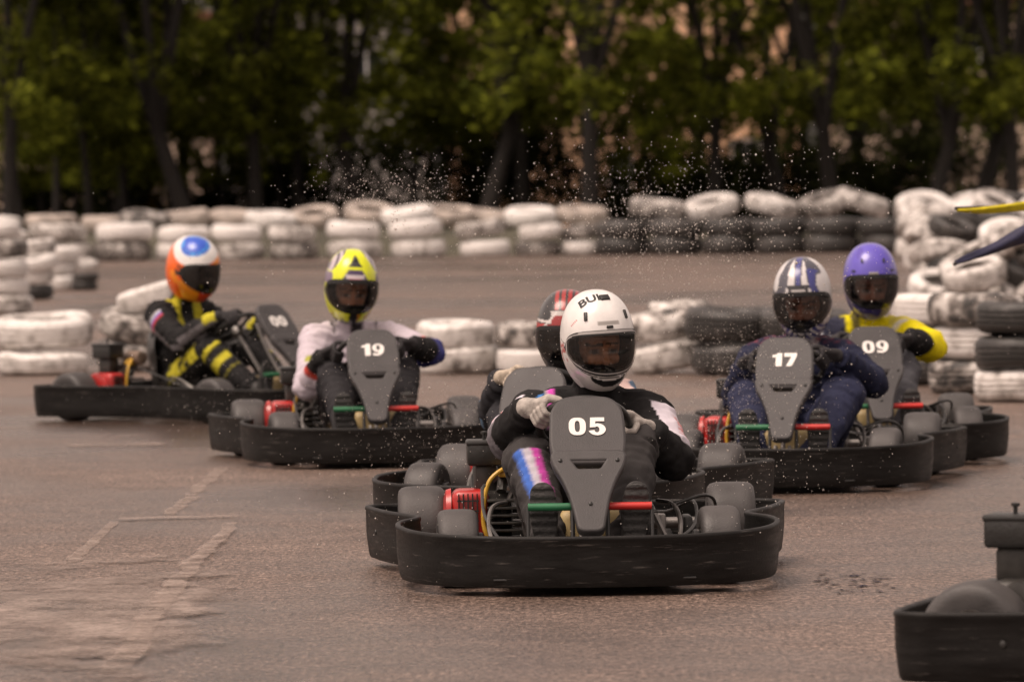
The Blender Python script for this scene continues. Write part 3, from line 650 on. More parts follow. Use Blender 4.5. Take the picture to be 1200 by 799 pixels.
# left-hand stacks at the edge of the frame
G6 = 'tyres in the stacks at the left edge'
def stack(px, py, n, k, mts, labels, grp, sc=1.0, jit=0.05, tl=0.08, dx=0.0, dd=0.0):
    p = ground(px, py); Ro, h = (0.295*sc, 0.195*sc) if k == 'car' else (0.545*sc, 0.335*sc); z = 0.004
    for lv in range(n):
        ti = (rt.uniform(-tl, tl)*(0.3 if lv == 0 else 1), rt.uniform(-tl, tl)*(0.3 if lv == 0 else 1)); ex = (abs(ti[0])+abs(ti[1]))*Ro*0.22
        tyre(k, mts[lv % len(mts)], (p.x + dx + rt.uniform(-jit, jit)*min(1, lv), p.y + Ro + dd + rt.uniform(-jit, jit)*min(1, lv), z + h/2 + ex), labels[lv], grp, ti, sc)
        z += h + ex
lv3 = ('bottom', 'second', 'third', 'fourth', 'fifth')
stack(6, 368, 4, 'car', ('worn', 'white', 'worn', 'white'), ['%s tyre up in the nearest dirty stack at the left edge' % q for q in lv3], G6, 1.0, .07, .16)
stack(36, 352, 4, 'car', ('black', 'worn', 'white', 'worn'), ['%s tyre up in the stack just behind the nearest left edge stack' % q for q in lv3], G6, 0.9, .07, .16)
stack(66, 341, 3, 'car', ('worn', 'white', 'worn'), ['%s tyre up in the low white stack left of the black one' % q for q in lv3], G6, 1.0, .05, .06)
stack(98, 341, 2, 'car', ('black', 'black'), ['%s tyre up in the short black stack at the end of the left stacks' % q for q in lv3], G6, 0.62, .03, .04)
tyre('car', 'white', (at(98, 300, 78).x, 78.0, 0.36), 'small white tyre on the short black stack at the left', G6, (0.1, 0.1), 0.7)
stack(-6, 330, 4, 'car', ('white', 'worn', 'white', 'worn'), ['%s tyre up in the stack at the far left corner' % q for q in lv3], G6, 1.1, .07, .14)
# the jumbled barrier that comes towards the camera on the right
G7 = 'jumbled tyres in the barrier along the right edge'
rows = [(1052, 306, 'truck', 3), (1062, 318, 'truck', 3), (1070, 334, 'car', 5), (1074, 348, 'car', 5), (1080, 362, 'car', 4), (1088, 380, 'car', 4), (1096, 400, 'car', 4)]
for ri, (px, py, k, n) in enumerate(rows):
    p0 = ground(px, py); Ro = 0.295 if k == 'car' else 0.5; step = 2*Ro*0.98; c = 0
    while True:
        x = p0.x + step*(c + 0.5); ppx = 600 + x/p0.y*FPX
        if ppx - Ro/p0.y*FPX > 1205 or c > 3: break
        labs = ['%s tyre, %s stack from left, %s right-hand row from the trees' % (q, ORD[c], ORD[ri]) for q in lv3]
        nn = n - (1 if (c == 0 and ri > 1) else 0)
        stack(ppx, py - (ppx-px)*0.013, nn, k, [rt.choice(('white', 'worn', 'grimy', 'grimy', 'black' if ri > 1 else 'white')) for _ in range(5)], labs, G7, 1.0 if k == 'car' else 0.92, .16, .45)
        c += 1
# nearest stacks of that barrier
G8 = 'nearest tyre stacks on the right behind kart 09'
stack(1098, 452, 3, 'car', ('black', 'black', 'worn'), ['bottom black tyre in the stack at the yellow sleeve', 'middle black tyre in the stack at the yellow sleeve', 'top dirty tyre in the stack at the yellow sleeve'], G8, 1.0, .02, .03)
stack(1150, 462, 3, 'car', ('worn', 'worn', 'white', 'white'), ['bottom dirty white tyre in the stack behind the rear wheels of kart 09', 'middle dirty tyre in the stack behind the rear wheels of kart 09', 'top white tyre in the stack behind the rear wheels of kart 09', 'top white tyre in the stack behind the rear wheels of kart 09'], G8, 1.05, .03, .05)
stack(1204, 472, 3, 'car', ('grimy', 'black', 'black'), ['bottom dirty white tyre under the grooved black tyres at the right edge', 'lower grooved black tyre at the right edge', 'upper grooved black tyre at the right edge', 'whitish tyre on top of the grooved black tyres at the right edge'], G8, 1.0, .02, .04)

# ------------------------------------------------------------------ go-kart (local +y forward, +x driver's right, z = 0 on the ground)
def bumper_bm():
    half = [(0, 1.09), (0.25, 1.065), (0.45, 0.97), (0.575, 0.80), (0.628, 0.60), (0.636, 0.44), (0.622, 0.30), (0.585, 0.18), (0.565, 0.06), (0.60, -0.06), (0.655, -0.22), (0.70, -0.40), (0.728, -0.56), (0.735, -0.635), (0.69, -0.705), (0.55, -0.725), (0.28, -0.73), (0, -0.73)]
    pts = [Vector((x, y, 0)) for x, y in half] + [Vector((-x, y, 0)) for x, y in half[-2:0:-1]]
    path = smooth_path(pts, 7, closed=True); n = len(path); bm = bmesh.new(); rings = []
    # section: (outward offset, z); outer face bulges, rolled top lip, hollow inside
    for i, p in enumerate(path):
        d = (path[(i+1) % n] - path[i-1]).normalized(); o_ = Vector((d.y, -d.x, 0))
        if o_.dot(p - Vector((0, 0.1, 0))) < 0: o_ = -o_
        fr = max(0.0, (p.y-0.5)/0.6); zt = 0.212 - 0.016*fr; zb = 0.034
        if p.y < -0.8: zt -= 0.0
        sec = [(-0.022, zb), (-0.012, zb-0.004), (-0.006, zb+0.006), (-0.001, zb+0.04), (0.004, (zb+zt)/2), (0.005, zt-0.016), (0.008, zt-0.010), (0.007, zt-0.003), (0.002, zt+0.001), (-0.006, zt+0.001), (-0.011, zt-0.003), (-0.012, zt-0.010), (-0.009, zt-0.02), (-0.019, zb+0.03)]
        rings.append([bm.verts.new(p + o_*a + Vector((0, 0, z))) for a, z in sec])
    for i in range(n):
        a, b_ = rings[i], rings[(i+1) % n]
        for k in range(len(a)):
            bm.faces.new((a[k], a[(k+1) % len(a)], b_[(k+1) % len(a)], b_[k]))
    return bm
def wheel(parent, x, y, r, w, out):
    t = empty('wheel', (x, y, r), parent=parent)
    m = Matrix.Rotation(math.pi/2, 4, 'Y')
    bm = bmesh.new()
    prof = [(0.46, -0.40), (0.50, -0.47), (0.74, -0.50), (0.88, -0.48), (0.955, -0.42), (0.988, -0.33), (1.0, -0.18), (1.0, 0.18), (0.988, 0.33), (0.955, 0.42), (0.88, 0.48), (0.74, 0.50), (0.50, 0.47), (0.46, 0.40)]
    add_lathe(bm, [(a*r, b_*w) for a, b_ in prof], m, 44, closed=True); finish('tyre', bm, MT['slick'], t, smooth=50)
    bm = bmesh.new()
    add_lathe(bm, [(0.06*r, -0.30*w), (0.20*r, -0.28*w), (0.40*r, -0.36*w), (0.475*r, -0.40*w), (0.50*r, -0.46*w), (0.475*r, -0.46*w), (0.455*r, -0.38*w), (0.42*r, 0), (0.455*r, 0.38*w), (0.475*r, 0.46*w), (0.50*r, 0.46*w), (0.475*r, 0.40*w), (0.40*r, 0.36*w), (0.20*r, 0.28*w), (0.06*r, 0.30*w)], m, 28)
    for k in range(6):
        a = k*math.pi/3; add_lathe(bm, [(0.006, 0), (0.006, 0.008), (0.0, 0.009)], axis_mat((out*0.32*w, 0.26*r*math.cos(a), 0.26*r*math.sin(a)), (out, 0, 0)), 6)
    finish('rim', bm, MT['rim'], t, smooth=35)
    return t
PB, PT, PL = Vector((0, 0.625, 0.425)), Vector((0, 0.475, 0.612)), Vector((0, 0.80, 0.19))
def panel_mat(origin, top):
    v = (top-origin).normalized(); x = Vector((-1, 0, 0)); n = x.cross(v)
    m = Matrix((x, v, n)).transposed().to_4x4(); m.translation = origin; return m
def rounded(pts, r, seg=6):
    """rounds the corners of a polygon; r one radius or a list"""
    out = []; n = len(pts)
    for i in range(n):
        p0, p1, p2 = Vector(pts[i-1]), Vector(pts[i]), Vector(pts[(i+1) % n]); q = r[i] if isinstance(r, (list, tuple)) else r
        a, b_ = (p0-p1), (p2-p1); q = min(q, a.length*0.48, b_.length*0.48)
        if q < 1e-4: out.append(tuple(p1)); continue
        A, B = p1 + a.normalized()*q, p1 + b_.normalized()*q
        for k in range(seg+1):
            t = k/seg; w = A.lerp(p1, t).lerp(p1.lerp(B, t), t); out.append((w.x, w.y))
    return out
def make_kart():
    K = empty('go_kart'); tag(K, 'placeholder text', 'go-kart', 'racing go-karts')
    b = finish('bumper', bumper_bm(), MT['bumper'], K, smooth=70)
    for s in (-1, 1):
        for (x, y, z, nx, ny) in ((0.705, -0.42, 0.13, 0.98, -0.18), (0.632, 0.56, 0.13, 1, 0.05)):
            t_ = bmesh.new(); add_lathe(t_, [(0.010, 0), (0.010, 0.004), (0.006, 0.006), (0, 0.006)], axis_mat((s*x, y, z), (s*nx, ny, 0)), 12); finish('bolt', t_, MT['black'], b)
    bm = bmesh.new()
    for s in (-1, 1):
        add_tube(bm, smooth_path([(s*0.27, 0.98, 0.085), (s*0.30, 0.7, 0.07), (s*0.27, 0.2, 0.06), (s*0.33, -0.2, 0.06), (s*0.33, -0.70, 0.10)], 5), 0.015)
        add_tube(bm, smooth_path([(s*0.30, 0.36, 0.06), (s*0.44, 0.33, 0.09), (s*0.53, 0.2, 0.11), (s*0.53, -0.15, 0.11), (s*0.45, -0.24, 0.09), (s*0.33, -0.26, 0.06)], 5), 0.012)
        add_tube(bm, [(s*0.30, 0.525, 0.07), (s*0.36, 0.525, 0.12)], 0.016); add_box(bm, (s*0.365, 0.525, 0.125), (0.03, 0.05, 0.11), bevel=0.006)
        add_tube(bm, [(s*0.05, 0.45, 0.14), (s*0.35, 0.47, 0.13)], 0.007)
        add_tube(bm, [(s*0.27, 0.97, 0.085), (s*0.27, 1.055, 0.11)], 0.014)
        add_tube(bm, [(s*0.535, 0.05, 0.11), (s*0.56, 0.05, 0.11)], 0.012)
    for y in (0.95, 0.72, 0.1, -0.3, -0.68): add_tube(bm, [(-0.32 if y < 0.5 else -0.28, y, 0.062), (0.32 if y < 0.5 else 0.28, y, 0.062)], 0.013)
    finish('chassis_frame', bm, MT['frame'], K)
    bm = bmesh.new(); add_box(bm, (0, 0.5, 0.044), (0.56, 0.90, 0.006), bevel=0.002); add_box(bm, (0, 0.86, 0.050), (0.92, 0.18, 0.006), bevel=0.002); add_box(bm, (0, 0.995, 0.056), (0.66, 0.11, 0.006), bevel=0.002); finish('floor_pan', bm, MT['frame'], K)  # two front plates added to keep light off the ground inside the bumper
    for s in (1, -1):
        wheel(K, s*0.437, 0.525, 0.13, 0.135, s); wheel(K, s*0.545, -0.525, 0.142, 0.168, s)
    bm = bmesh.new(); add_tube(bm, [(-0.50, -0.525, 0.142), (0.50, -0.525, 0.142)], 0.02, 12)
    for s in (-1, 1): add_box(bm, (s*0.30, -0.525, 0.11), (0.03, 0.07, 0.13), bevel=0.008)
    add_lathe(bm, [(0.02, -0.004), (0.085, -0.004), (0.085, 0.004), (0.02, 0.004)], axis_mat((-0.2, -0.525, 0.142), (1, 0, 0)), 28)
    finish('rear_axle', bm, MT['steel'], K)
    # seat shell
    pth = smooth_path([(0.10, 0.13), (-0.02, 0.085), (-0.18, 0.08), (-0.29, 0.14), (-0.345, 0.28), (-0.385, 0.42), (-0.40, 0.50)], 4); bm = bmesh.new(); rows = []
    for i, p in enumerate(pth):
        t = i/(len(pth)-1); w = 0.19 + 0.03*math.sin(t*math.pi) - 0.05*max(0, t-0.75)/0.25; row = []
        for j in range(-6, 7):
            u = j/6; lift = abs(u)**3
            row.append(Vector((u*w, p.x + lift*(0.17*min(1, t*1.5)), p.y + lift*0.17*(1-t)**1.0 + lift*0.02)))
        rows.append(row)
    V = [[bm.verts.new(v) for v in r_] for r_ in rows]; V2 = [[bm.verts.new(v + Vector((0, -0.010, -0.008))) for v in r_] for r_ in rows]
    for i in range(len(V)-1):
        for j in range(12):
            bm.faces.new((V[i][j], V[i][j+1], V[i+1][j+1], V[i+1][j])); bm.faces.new((V2[i][j], V2[i+1][j], V2[i+1][j+1], V2[i][j+1]))
    loopA = [r_[0] for r_ in V] + V[-1][1:] + [r_[-1] for r_ in V[::-1]][1:] + V[0][::-1][1:-1]; loopB = [r_[0] for r_ in V2] + V2[-1][1:] + [r_[-1] for r_ in V2[::-1]][1:] + V2[0][::-1][1:-1]
    for k in range(len(loopA)): bm.faces.new((loopA[k], loopA[(k+1) % len(loopA)], loopB[(k+1) % len(loopA)], loopB[k]))
    st = finish('seat', bm, MT['seat'], K, smooth=60)
    bm = bmesh.new()
    bm.free()
    for s in (-1, 1):
        bm = bmesh.new(); add_tube(bm, smooth_path([(s*0.32, -0.3, 0.07), (s*0.26, -0.37, 0.2), (s*0.2, -0.36, 0.32)], 5), 0.011)
        finish('seat_stay', bm, MT['steel'], st)
    # side hoops beside the seat
    for s in (-1, 1):
        bm = bmesh.new(); add_tube(bm, smooth_path([(s*0.24, 0.44, 0.07), (s*0.30, 0.38, 0.11), (s*0.325, 0.26, 0.18), (s*0.31, 0.12, 0.24), (s*0.26, 0.0, 0.25)], 6), 0.008)
        finish('side_hoop', bm, MT['steel'], K)
    # steering
    C, n = Vector((0, 0.27, 0.52)), Vector((0, -0.64, 0.77)); bm = bmesh.new()
    m = axis_mat(C, n, (1, 0, 0)); prof = [(0.15+0.014*math.cos(a), 0.014*math.sin(a)) for a in [2*math.pi*k/10 for k in range(10)]]
    add_lathe(bm, prof, m, 40, closed=True)
    for a in (0, 2.1, 4.2): add_box(bm, m @ Vector((0.075*math.cos(a+1.57), 0.075*math.sin(a+1.57), -0.01)), (0.03, 0.15, 0.006), rot=(m.to_3x3() @ Matrix.Rotation(a, 3, 'Z')), bevel=0.002)
    sw = finish('steering_wheel', bm, MT['black'], K)
    bm = bmesh.new(); add_tube(bm, [C - n*0.005, C - n*0.42], 0.012); add_lathe(bm, [(0.03, -0.03), (0.035, 0), (0.03, 0.012)], m, 16); finish('steering_column', bm, MT['steel'], K)
    # number panel and its Y-shaped support
    H = (PT-PB).length; mU = panel_mat(PB, PT)
    lp = rounded([(-0.108, -0.02), (0.108, -0.02), (0.120, 0.06), (0.114, H*0.80), (0.078, H), (-0.078, H), (-0.114, H*0.80), (-0.120, 0.06)], [0.02, 0.02, 0.04, 0.05, 0.07, 0.07, 0.05, 0.04])
    me = curve_mesh([lp], 0.010, 0.009, mU); me.materials.append(MT['panel']); me.shade_smooth(); me.set_sharp_from_angle(angle=R(50)); pn = link('number_panel', me, K)
    L = (PB-PL).length; mL = panel_mat(PL, PB)
    lo = rounded([(-0.036, 0.0), (0.036, 0.0), (0.046, 0.06), (0.056, L*0.40), (0.080, L*0.66), (0.112, L*0.88), (0.120, L+0.004), (0.105, L+0.016), (-0.105, L+0.016), (-0.120, L+0.004), (-0.112, L*0.88), (-0.080, L*0.66), (-0.056, L*0.40), (-0.046, 0.06)], [0.02, 0.02, 0.03, 0.06, 0.06, 0.03, 0.015, 0.01, 0.01, 0.015, 0.03, 0.06, 0.06, 0.03])
    slot = rounded([(-0.068, L-0.012), (0.068, L-0.012), (0.042, L-0.058), (-0.042, L-0.058)], 0.012)
    mL2 = mL.copy(); mL2.translation += mL.to_3x3() @ Vector((0, 0, 0.004))
    me = curve_mesh([lo, slot[::-1]], 0.012, 0.008, mL2); me.materials.append(MT['panel']); me.shade_smooth(); me.set_sharp_from_angle(angle=R(50)); ps = link('panel_support', me, K)
    for (x, v) in ((0, 0.10), (0.095, L-0.02), (-0.095, L-0.02)):
        bm = bmesh.new(); add_lathe(bm, [(0.007, 0.018), (0.007, 0.024), (0.004, 0.026), (0, 0.026)], mL2 @ Matrix.Translation((x, v, 0)), 10); finish('bolt', bm, MT['black'], ps)
    bm = bmesh.new(); add_tube(bm, smooth_path([(0, 0.90, 0.07), (0, 0.78, 0.12), (0, 0.66, 0.24), (0, 0.53, 0.40), (0, 0.44, 0.56)], 5), 0.011)
    add_tube(bm, [(-0.03, 0.88, 0.065), (-0.03, 0.74, 0.19)], 0.009); add_tube(bm, [(0.03, 0.88, 0.065), (0.03, 0.74, 0.19)], 0.009); finish('panel_stay', bm, MT['steel'], K)
    # pedals: the throttle sleeve is green (driver's right), the brake sleeve red
    for s, mt, lab in ((1, 'green', 'pedal with a green sleeve'), (-1, 'redbar', 'pedal with a red sleeve')):
        bm = bmesh.new(); add_tube(bm, [(s*0.055, 0.700, 0.272), (s*0.205, 0.700, 0.272)], 0.013, 12); p = finish('pedal', bm, MT[mt], K); p['label'] = lab
        bm = bmesh.new(); add_tube(bm, [(s*0.058, 0.700, 0.272), (s*0.058, 0.735, 0.07)], 0.008); add_tube(bm, [(s*0.206, 0.700, 0.272), (s*0.206, 0.735, 0.07)], 0.006)
        finish('pedal_arm', bm, MT['frame'], p)
    bm = bmesh.new(); add_box(bm, (-0.03, 0.46, 0.155), (0.26, 0.22, 0.20), bevel=0.035, seg=3); add_lathe(bm, [(0.025, 0), (0.025, 0.02), (0, 0.022)], Matrix.Translation((-0.08, 0.47, 0.255)), 14); finish('fuel_tank', bm, MT['tank'], K)
    # engine on the driver's right
    E = bmesh.new(); add_box(E, (0.335, -0.33, 0.17), (0.13, 0.20, 0.20), bevel=0.015)
    for k in range(6): add_box(E, (0.30, -0.20+0.001*k, 0.11+0.026*k), (0.12, 0.09, 0.010), bevel=0.003)
    add_box(E, (0.39, -0.34, 0.075), (0.22, 0.25, 0.03), bevel=0.005); add_box(E, (0.36, -0.33, 0.31), (0.085, 0.10, 0.11), bevel=0.02); add_tube(E, [(0.33, -0.30, 0.30), (0.30, -0.24, 0.33), (0.31, -0.2, 0.27)], 0.018)
    add_tube(E, [(0.30, -0.36, 0.20), (0.18, -0.36, 0.20)], 0.02)
    en = finish('engine', E, MT['engine'], K)
    bm = bmesh.new(); add_box(bm, (0.418, -0.28, 0.182), (0.13, 0.19, 0.19), bevel=0.03, seg=4)
    add_lathe(bm, [(0.085, 0), (0.08, 0.018), (0.05, 0.026), (0.02, 0.028), (0, 0.028)], axis_mat((0.485, -0.28, 0.195), (1, 0, 0)), 28)
    finish('fan_cover', bm, MT['red'], en, smooth=50)
    bm = bmesh.new()
    for k in range(5): add_box(bm, (0.395+0.016*k, -0.1785, 0.205), (0.005, 0.006, 0.12))
    for k in range(3): add_box(bm, (0.427, -0.1780, 0.17+0.035*k), (0.075, 0.004, 0.006))
    finish('grille', bm, MT['black'], en)
    bm = bmesh.new(); add_box(bm, (0.365, -0.33, 0.40), (0.124, 0.15, 0.085), bevel=0.012); add_box(bm, (0.365, -0.33, 0.437), (0.130, 0.156, 0.020), bevel=0.008); add_lathe(bm, [(0.006, 0), (0.006, 0.02), (0.012, 0.022), (0.012, 0.03), (0, 0.032)], Matrix.Translation((0.365, -0.33, 0.445)), 10)
    finish('air_filter', bm, MT['black'], en)
    bm = bmesh.new(); add_tube(bm, smooth_path([(0.29, -0.26, 0.34), (0.30, -0.20, 0.35), (0.35, -0.175, 0.31), (0.372, -0.17, 0.23), (0.37, -0.17, 0.14), (0.33, -0.14, 0.09), (0.2, 0.1, 0.075)], 7), 0.008); add_box(bm, (0.29, -0.22, 0.33), (0.06, 0.05, 0.022), bevel=0.008); finish('fuel_hose', bm, MT['yellowhose'], en)
    bm = bmesh.new(); add_lathe(bm, [(0.02, -0.08), (0.038, -0.075), (0.042, -0.06), (0.042, 0.06), (0.038, 0.075), (0.02, 0.08)], axis_mat((0.25, -0.22, 0.36), (0.2, 1, 0)), 20); add_tube(bm, smooth_path([(0.25, -0.24, 0.33), (0.26, -0.28, 0.29), (0.30, -0.30, 0.24)], 5), 0.016); finish('muffler', bm, MT['muffler'], en)
    for c_ in [en] + list(en.children): c_.data.transform(Matrix.Translation((-0.042, -0.14, 0)))
    bm = bmesh.new()
    for pts in ([(0.05, 0.74, 0.1), (-0.2, 0.55, 0.12), (-0.36, 0.3, 0.17), (-0.38, 0.05, 0.25), (-0.30, -0.2, 0.2), (-0.2, -0.5, 0.2)], [(0.05, 0.70, 0.1), (0.24, 0.5, 0.11), (0.33, 0.2, 0.2), (0.34, -0.1, 0.28), (0.33, -0.2, 0.3)], [(-0.3, 0.12, 0.24), (-0.42, 0.06, 0.27), (-0.47, -0.16, 0.22), (-0.46, -0.3, 0.12)]): add_tube(bm, smooth_path(pts, 6), 0.006)
    add_box(bm, (-0.36, 0.02, 0.14), (0.03, 0.16, 0.12), bevel=0.008); add_box(bm, (-0.40, -0.18, 0.13), (0.08, 0.1, 0.08), bevel=0.01)
    finish('cable', bm, MT['black'], K)
    return K
def arc(cx, cy, rx, ry, a0, a1, n=14): return [(cx+rx*math.cos(R(a0+(a1-a0)*k/n)), cy+ry*math.sin(R(a0+(a1-a0)*k/n))) for k in range(n+1)]
def sup(cx, cy, rx, ry, n=28, e=0.75):
    f = lambda v: math.copysign(abs(v)**e, v)
    return [(cx+rx*f(math.cos(6.28318*k/n)), cy+ry*f(math.sin(6.28318*k/n))) for k in range(n)]
DIG = {
    '0': [sup(0.38, 0.5, 0.38, 0.5), sup(0.38, 0.5, 0.115, 0.32)[::-1]],
    '1': [[(0.20, 0), (0.56, 0), (0.56, 1), (0.30, 1), (0.26, 0.92), (0.0, 0.84), (0.0, 0.66), (0.20, 0.70)]],
    '5': [[(0.08, 1), (0.70, 1), (0.70, 0.78), (0.30, 0.78), (0.29, 0.62)] + arc(0.37, 0.32, 0.38, 0.34, 100, -170, 22) + [(0.0, 0.24), (0.24, 0.28)] + arc(0.36, 0.31, 0.115, 0.17, 190, 495, 14) + [(0.25, 0.45), (0.05, 0.43)]],
    '7': [[(0.0, 1), (0.74, 1), (0.74, 0.78), (0.46, 0), (0.12, 0), (0.42, 0.72), (0.0, 0.72)]],
    '9': [arc(0.38, 0.65, 0.38, 0.35, 0, 285, 24) + [(0.40, 0.30)] + arc(0.26, 0.26, 0.15, 0.08, 20, -90, 5)[1:] + [(0.04, 0.22), (0.03, 0.03)] + arc(0.28, 0.55, 0.48, 0.55, -105, -5, 12), sup(0.38, 0.67, 0.115, 0.20)[::-1]],
}
def set_number(kart, txt, h=0.072, cy=0.50, slant=0.0):
    pn = [c for c in kart.children if c.name.startswith('number_panel')][0]; H = (PT-PB).length; m = panel_mat(PB, PT); loops = []
    wid = {'0': 0.76, '1': 0.56, '5': 0.76, '7': 0.74, '9': 0.76}; tot = sum(wid[c] for c in txt) + 0.12*(len(txt)-1); x = -tot/2
    for c in txt:
        for lp in DIG[c]: loops.append([((x+a + slant*b_)*h*1.05, H*cy + (b_-0.5)*h) for a, b_ in lp])
        x += wid[c] + 0.12
    m2 = m.copy(); m2.translation += m.to_3x3() @ Vector((0, 0, 0.0215))
    me = curve_mesh(loops, 0.0008, 0, m2); me.materials.append(MT['digit']); link('number', me, pn)
def place_kart(K, px, py, yaw, steer=0.0):
    p = ground(px, py); a = math.pi + R(yaw); K.rotation_euler = (0, 0, a)
    K.location = p - Matrix.Rotation(a, 3, 'Z') @ Vector((0, 0.525, 0)); K.location.z = 0
    for c in K.children:
        if c.name.startswith('wheel') and c.location.y > 0: c.rotation_euler = (0, 0, R(steer))
K05 = make_kart()
KARTS = {'05': K05}
for k in ('red', '19', '00', '17', '09', 'edge'): KARTS[k] = copy_tree(K05)
spec = {'05': (690, 685, 1.5, 2, 'leading grey go-kart numbered 05 with green and red pedals'),
        'red': (629, 619, -12.5, -4, 'go-kart close behind number 05, its number panel hidden'),
        '19': (438, 543, 6, 4, 'go-kart numbered 19 driven by the yellow helmet driver'),
        '00': (300, 505, 64, 0, 'go-kart seen from its side at the left, driven by the orange helmet driver'),
        '17': (922, 571, -7, -3, 'go-kart numbered 17 driven by the driver in the navy jacket'),
        '09': (1026, 541, 4, 2, 'go-kart numbered 09 at the back, driven by the driver in yellow'),
        'edge': (1600, 812, 88, 0, 'go-kart cut off by the right edge, only its rear bumper and engine showing')}
for k, (px, py, yw, stv, lab) in spec.items(): place_kart(KARTS[k], px, py, yw, stv); KARTS[k]['label'] = lab
# two are placed by their near rear wheel instead
def place_by_rear(K, px, py, yaw):
    a = math.pi + R(yaw); Rm = Matrix.Rotation(a, 3, 'Z'); p = ground(px, py); K.rotation_euler = (0, 0, a); K.location = p - Rm @ Vector((0.545, -0.525, 0)); K.location.z = 0
place_by_rear(KARTS['00'], 88, 493, 48); place_by_rear(KARTS['edge'], 1146, 806, 72)
for k, t in (('05', '05'), ('19', '19'), ('00', '00'), ('17', '17'), ('09', '09')): set_number(KARTS[k], t)
for k, dz in (('19', 0.022), ('17', 0.030), ('09', 0.018), ('00', 0.045)):      # the panels stand a little higher on these karts
    for c in KARTS[k].children:
        if c.name.startswith('number_panel') or c.name.startswith('panel_support'): c.location.z += dz; c.location.y += 0.05 if k == '00' else 0
for o in KARTS['edge'].children_recursive:      # this kart's fan housing is plain dark metal
    if o.name.startswith('fan_cover'): o.material_slots[0].link = 'OBJECT'; o.material_slots[0].material = MT['engine']

# ------------------------------------------------------------------ helmets
HA, HB, HUP, HLO = 0.124, 0.158, 0.176, 0.185
def helmet_r(az, el):
    d = Vector((math.sin(az)*math.cos(el), math.cos(az)*math.cos(el), math.sin(el)))
    b = HB if d.y > 0 else 0.155; c = HUP if d.z > 0 else HLO; p = 2.25
    r = (abs(d.x/HA)**p + abs(d.y/b)**p + abs(d.z/c)**p)**(-1/p); v = d*r
    if v.z < -0.02:
        k = min(1, (-0.02 - v.z)/0.16)
        v.x *= 1 - 0.30*k**1.6*(1 if v.y > 0 else 0.4)
        if v.y > 0: v.y *= 1 + 0.10*math.sin(k*2.2)
    if v.z < -0.172: v.z = -0.172 - 0.08*(-0.172 - v.z)
    return v
OPEN_AZ = 66
def open_lim(az):
    q = min(1.2, abs(az)/OPEN_AZ); return -33 + 12*q*q + 7*q**6, 13 - 2*q*q - 7*q**6
def is_open(az, el):
    lo, hi = open_lim(az); return abs(az) < OPEN_AZ and lo < el < hi
def helmet(parent, m, paint, vis):
    NA, NE = 144, 96; bm = bmesh.new(); rows = []; cols = []; info = []
    for j in range(NE+1):
        el = -66 + (156-0.5)*j/NE; row = []
        for i in range(NA):
            az = -180 + 360*i/NA; v = helmet_r(R(az), R(el)); row.append(bm.verts.new(v)); cols.append(paint(az, el, v)); info.append((az, el))
        rows.append(row)
    for j in range(NE):
        for i in range(NA):
            az = -180 + 360*(i+0.5)/NA; el = -66 + 155.5*(j+0.5)/NE
            if is_open(az, el): continue
            k = (i+1) % NA; bm.faces.new((rows[j][i], rows[j+1][i], rows[j+1][k], rows[j][k]))
    bm.faces.new(rows[-1])
    me = bpy.data.meshes.new('helmet'); bm.to_mesh(me); bm.free(); set_colors(me, cols)
    me.materials.append(MT['shell']); me.shade_smooth(); h = link('helmet', me, parent); h.matrix_basis = m
    # lining
    bm = bmesh.new(); rows = []
    for j in range(31):
        el = -64 + 153*j/30; rows.append([bm.verts.new(helmet_r(R(-180+360*i/48), R(el))*(0.90 if j else 0.985)) for i in range(48)])
    for j in range(30):
        for i in range(48):
            if is_open(-180 + 360*(i+.5)/48, -64 + 153*(j+.5)/30): continue
            k = (i+1) % 48; bm.faces.new((rows[j][i], rows[j][k], rows[j+1][k], rows[j+1][i]))
    finish('lining', bm, MT['lining'], h, smooth=180)
    # visor
    bm = bmesh.new(); rows = []; cols = []; na, ne = 90, 36
    for j in range(ne+1):
        row = []
        for i in range(na+1):
            az = (-1 + 2*i/na)*(OPEN_AZ+13); lo, hi = open_lim(az); lo -= 5.5; hi += 5.0; el = lo + (hi-lo)*j/ne
            pz = max(0, abs(az)-OPEN_AZ)/13; el = el*(1-pz*0.35) - 10*pz*0.35
            v = helmet_r(R(az), R(el)); v = v*1.0 + v.normalized()*0.0045; row.append(bm.verts.new(v))
            l2, h2 = open_lim(az); e = min(el-l2, h2-el, (OPEN_AZ-abs(az))*0.8)
            red = 1.0 if e < 0.8 else max(0, 1-(e-0.8)/1.5); grn = vis[1] if -3.6 < e < -1.4 else 0.0
            cols.append((red, grn, 0))
        rows.append(row)
    for j in range(ne):
        for i in range(na): bm.faces.new((rows[j][i], rows[j+1][i], rows[j+1][i+1], rows[j][i+1]))
    me = bpy.data.meshes.new('visor'); bm.to_mesh(me); bm.free(); set_colors(me, cols); me.materials.append(MT[vis[0]]); me.shade_smooth(); link('visor', me, h)
    return h
def helmet_vents(h, spots, mat='black'):
    for az, el, w, hh, tilt in spots:
        v = helmet_r(R(az), R(el)); n = (helmet_r(R(az+1), R(el)) - helmet_r(R(az-1), R(el))).cross(helmet_r(R(az), R(el+1)) - helmet_r(R(az), R(el-1))).normalized()
        if n.dot(v) < 0: n = -n
        up = Vector((0, 0, 1)); x = up.cross(n).normalized(); y = n.cross(x); m = Matrix((x, y, n)).transposed().to_4x4(); m.translation = v - n*0.002
        bm = bmesh.new(); add_box(bm, (0, 0, 0.003), (w, hh, 0.009), rot=Matrix.Rotation(R(tilt), 3, 'Z'), bevel=0.003)
        bm.transform(m); finish('vent', bm, MT[mat], h)
def nz(v, s, o=0.0): return noise.noise(v*s + Vector((o, o*1.7, 0)))
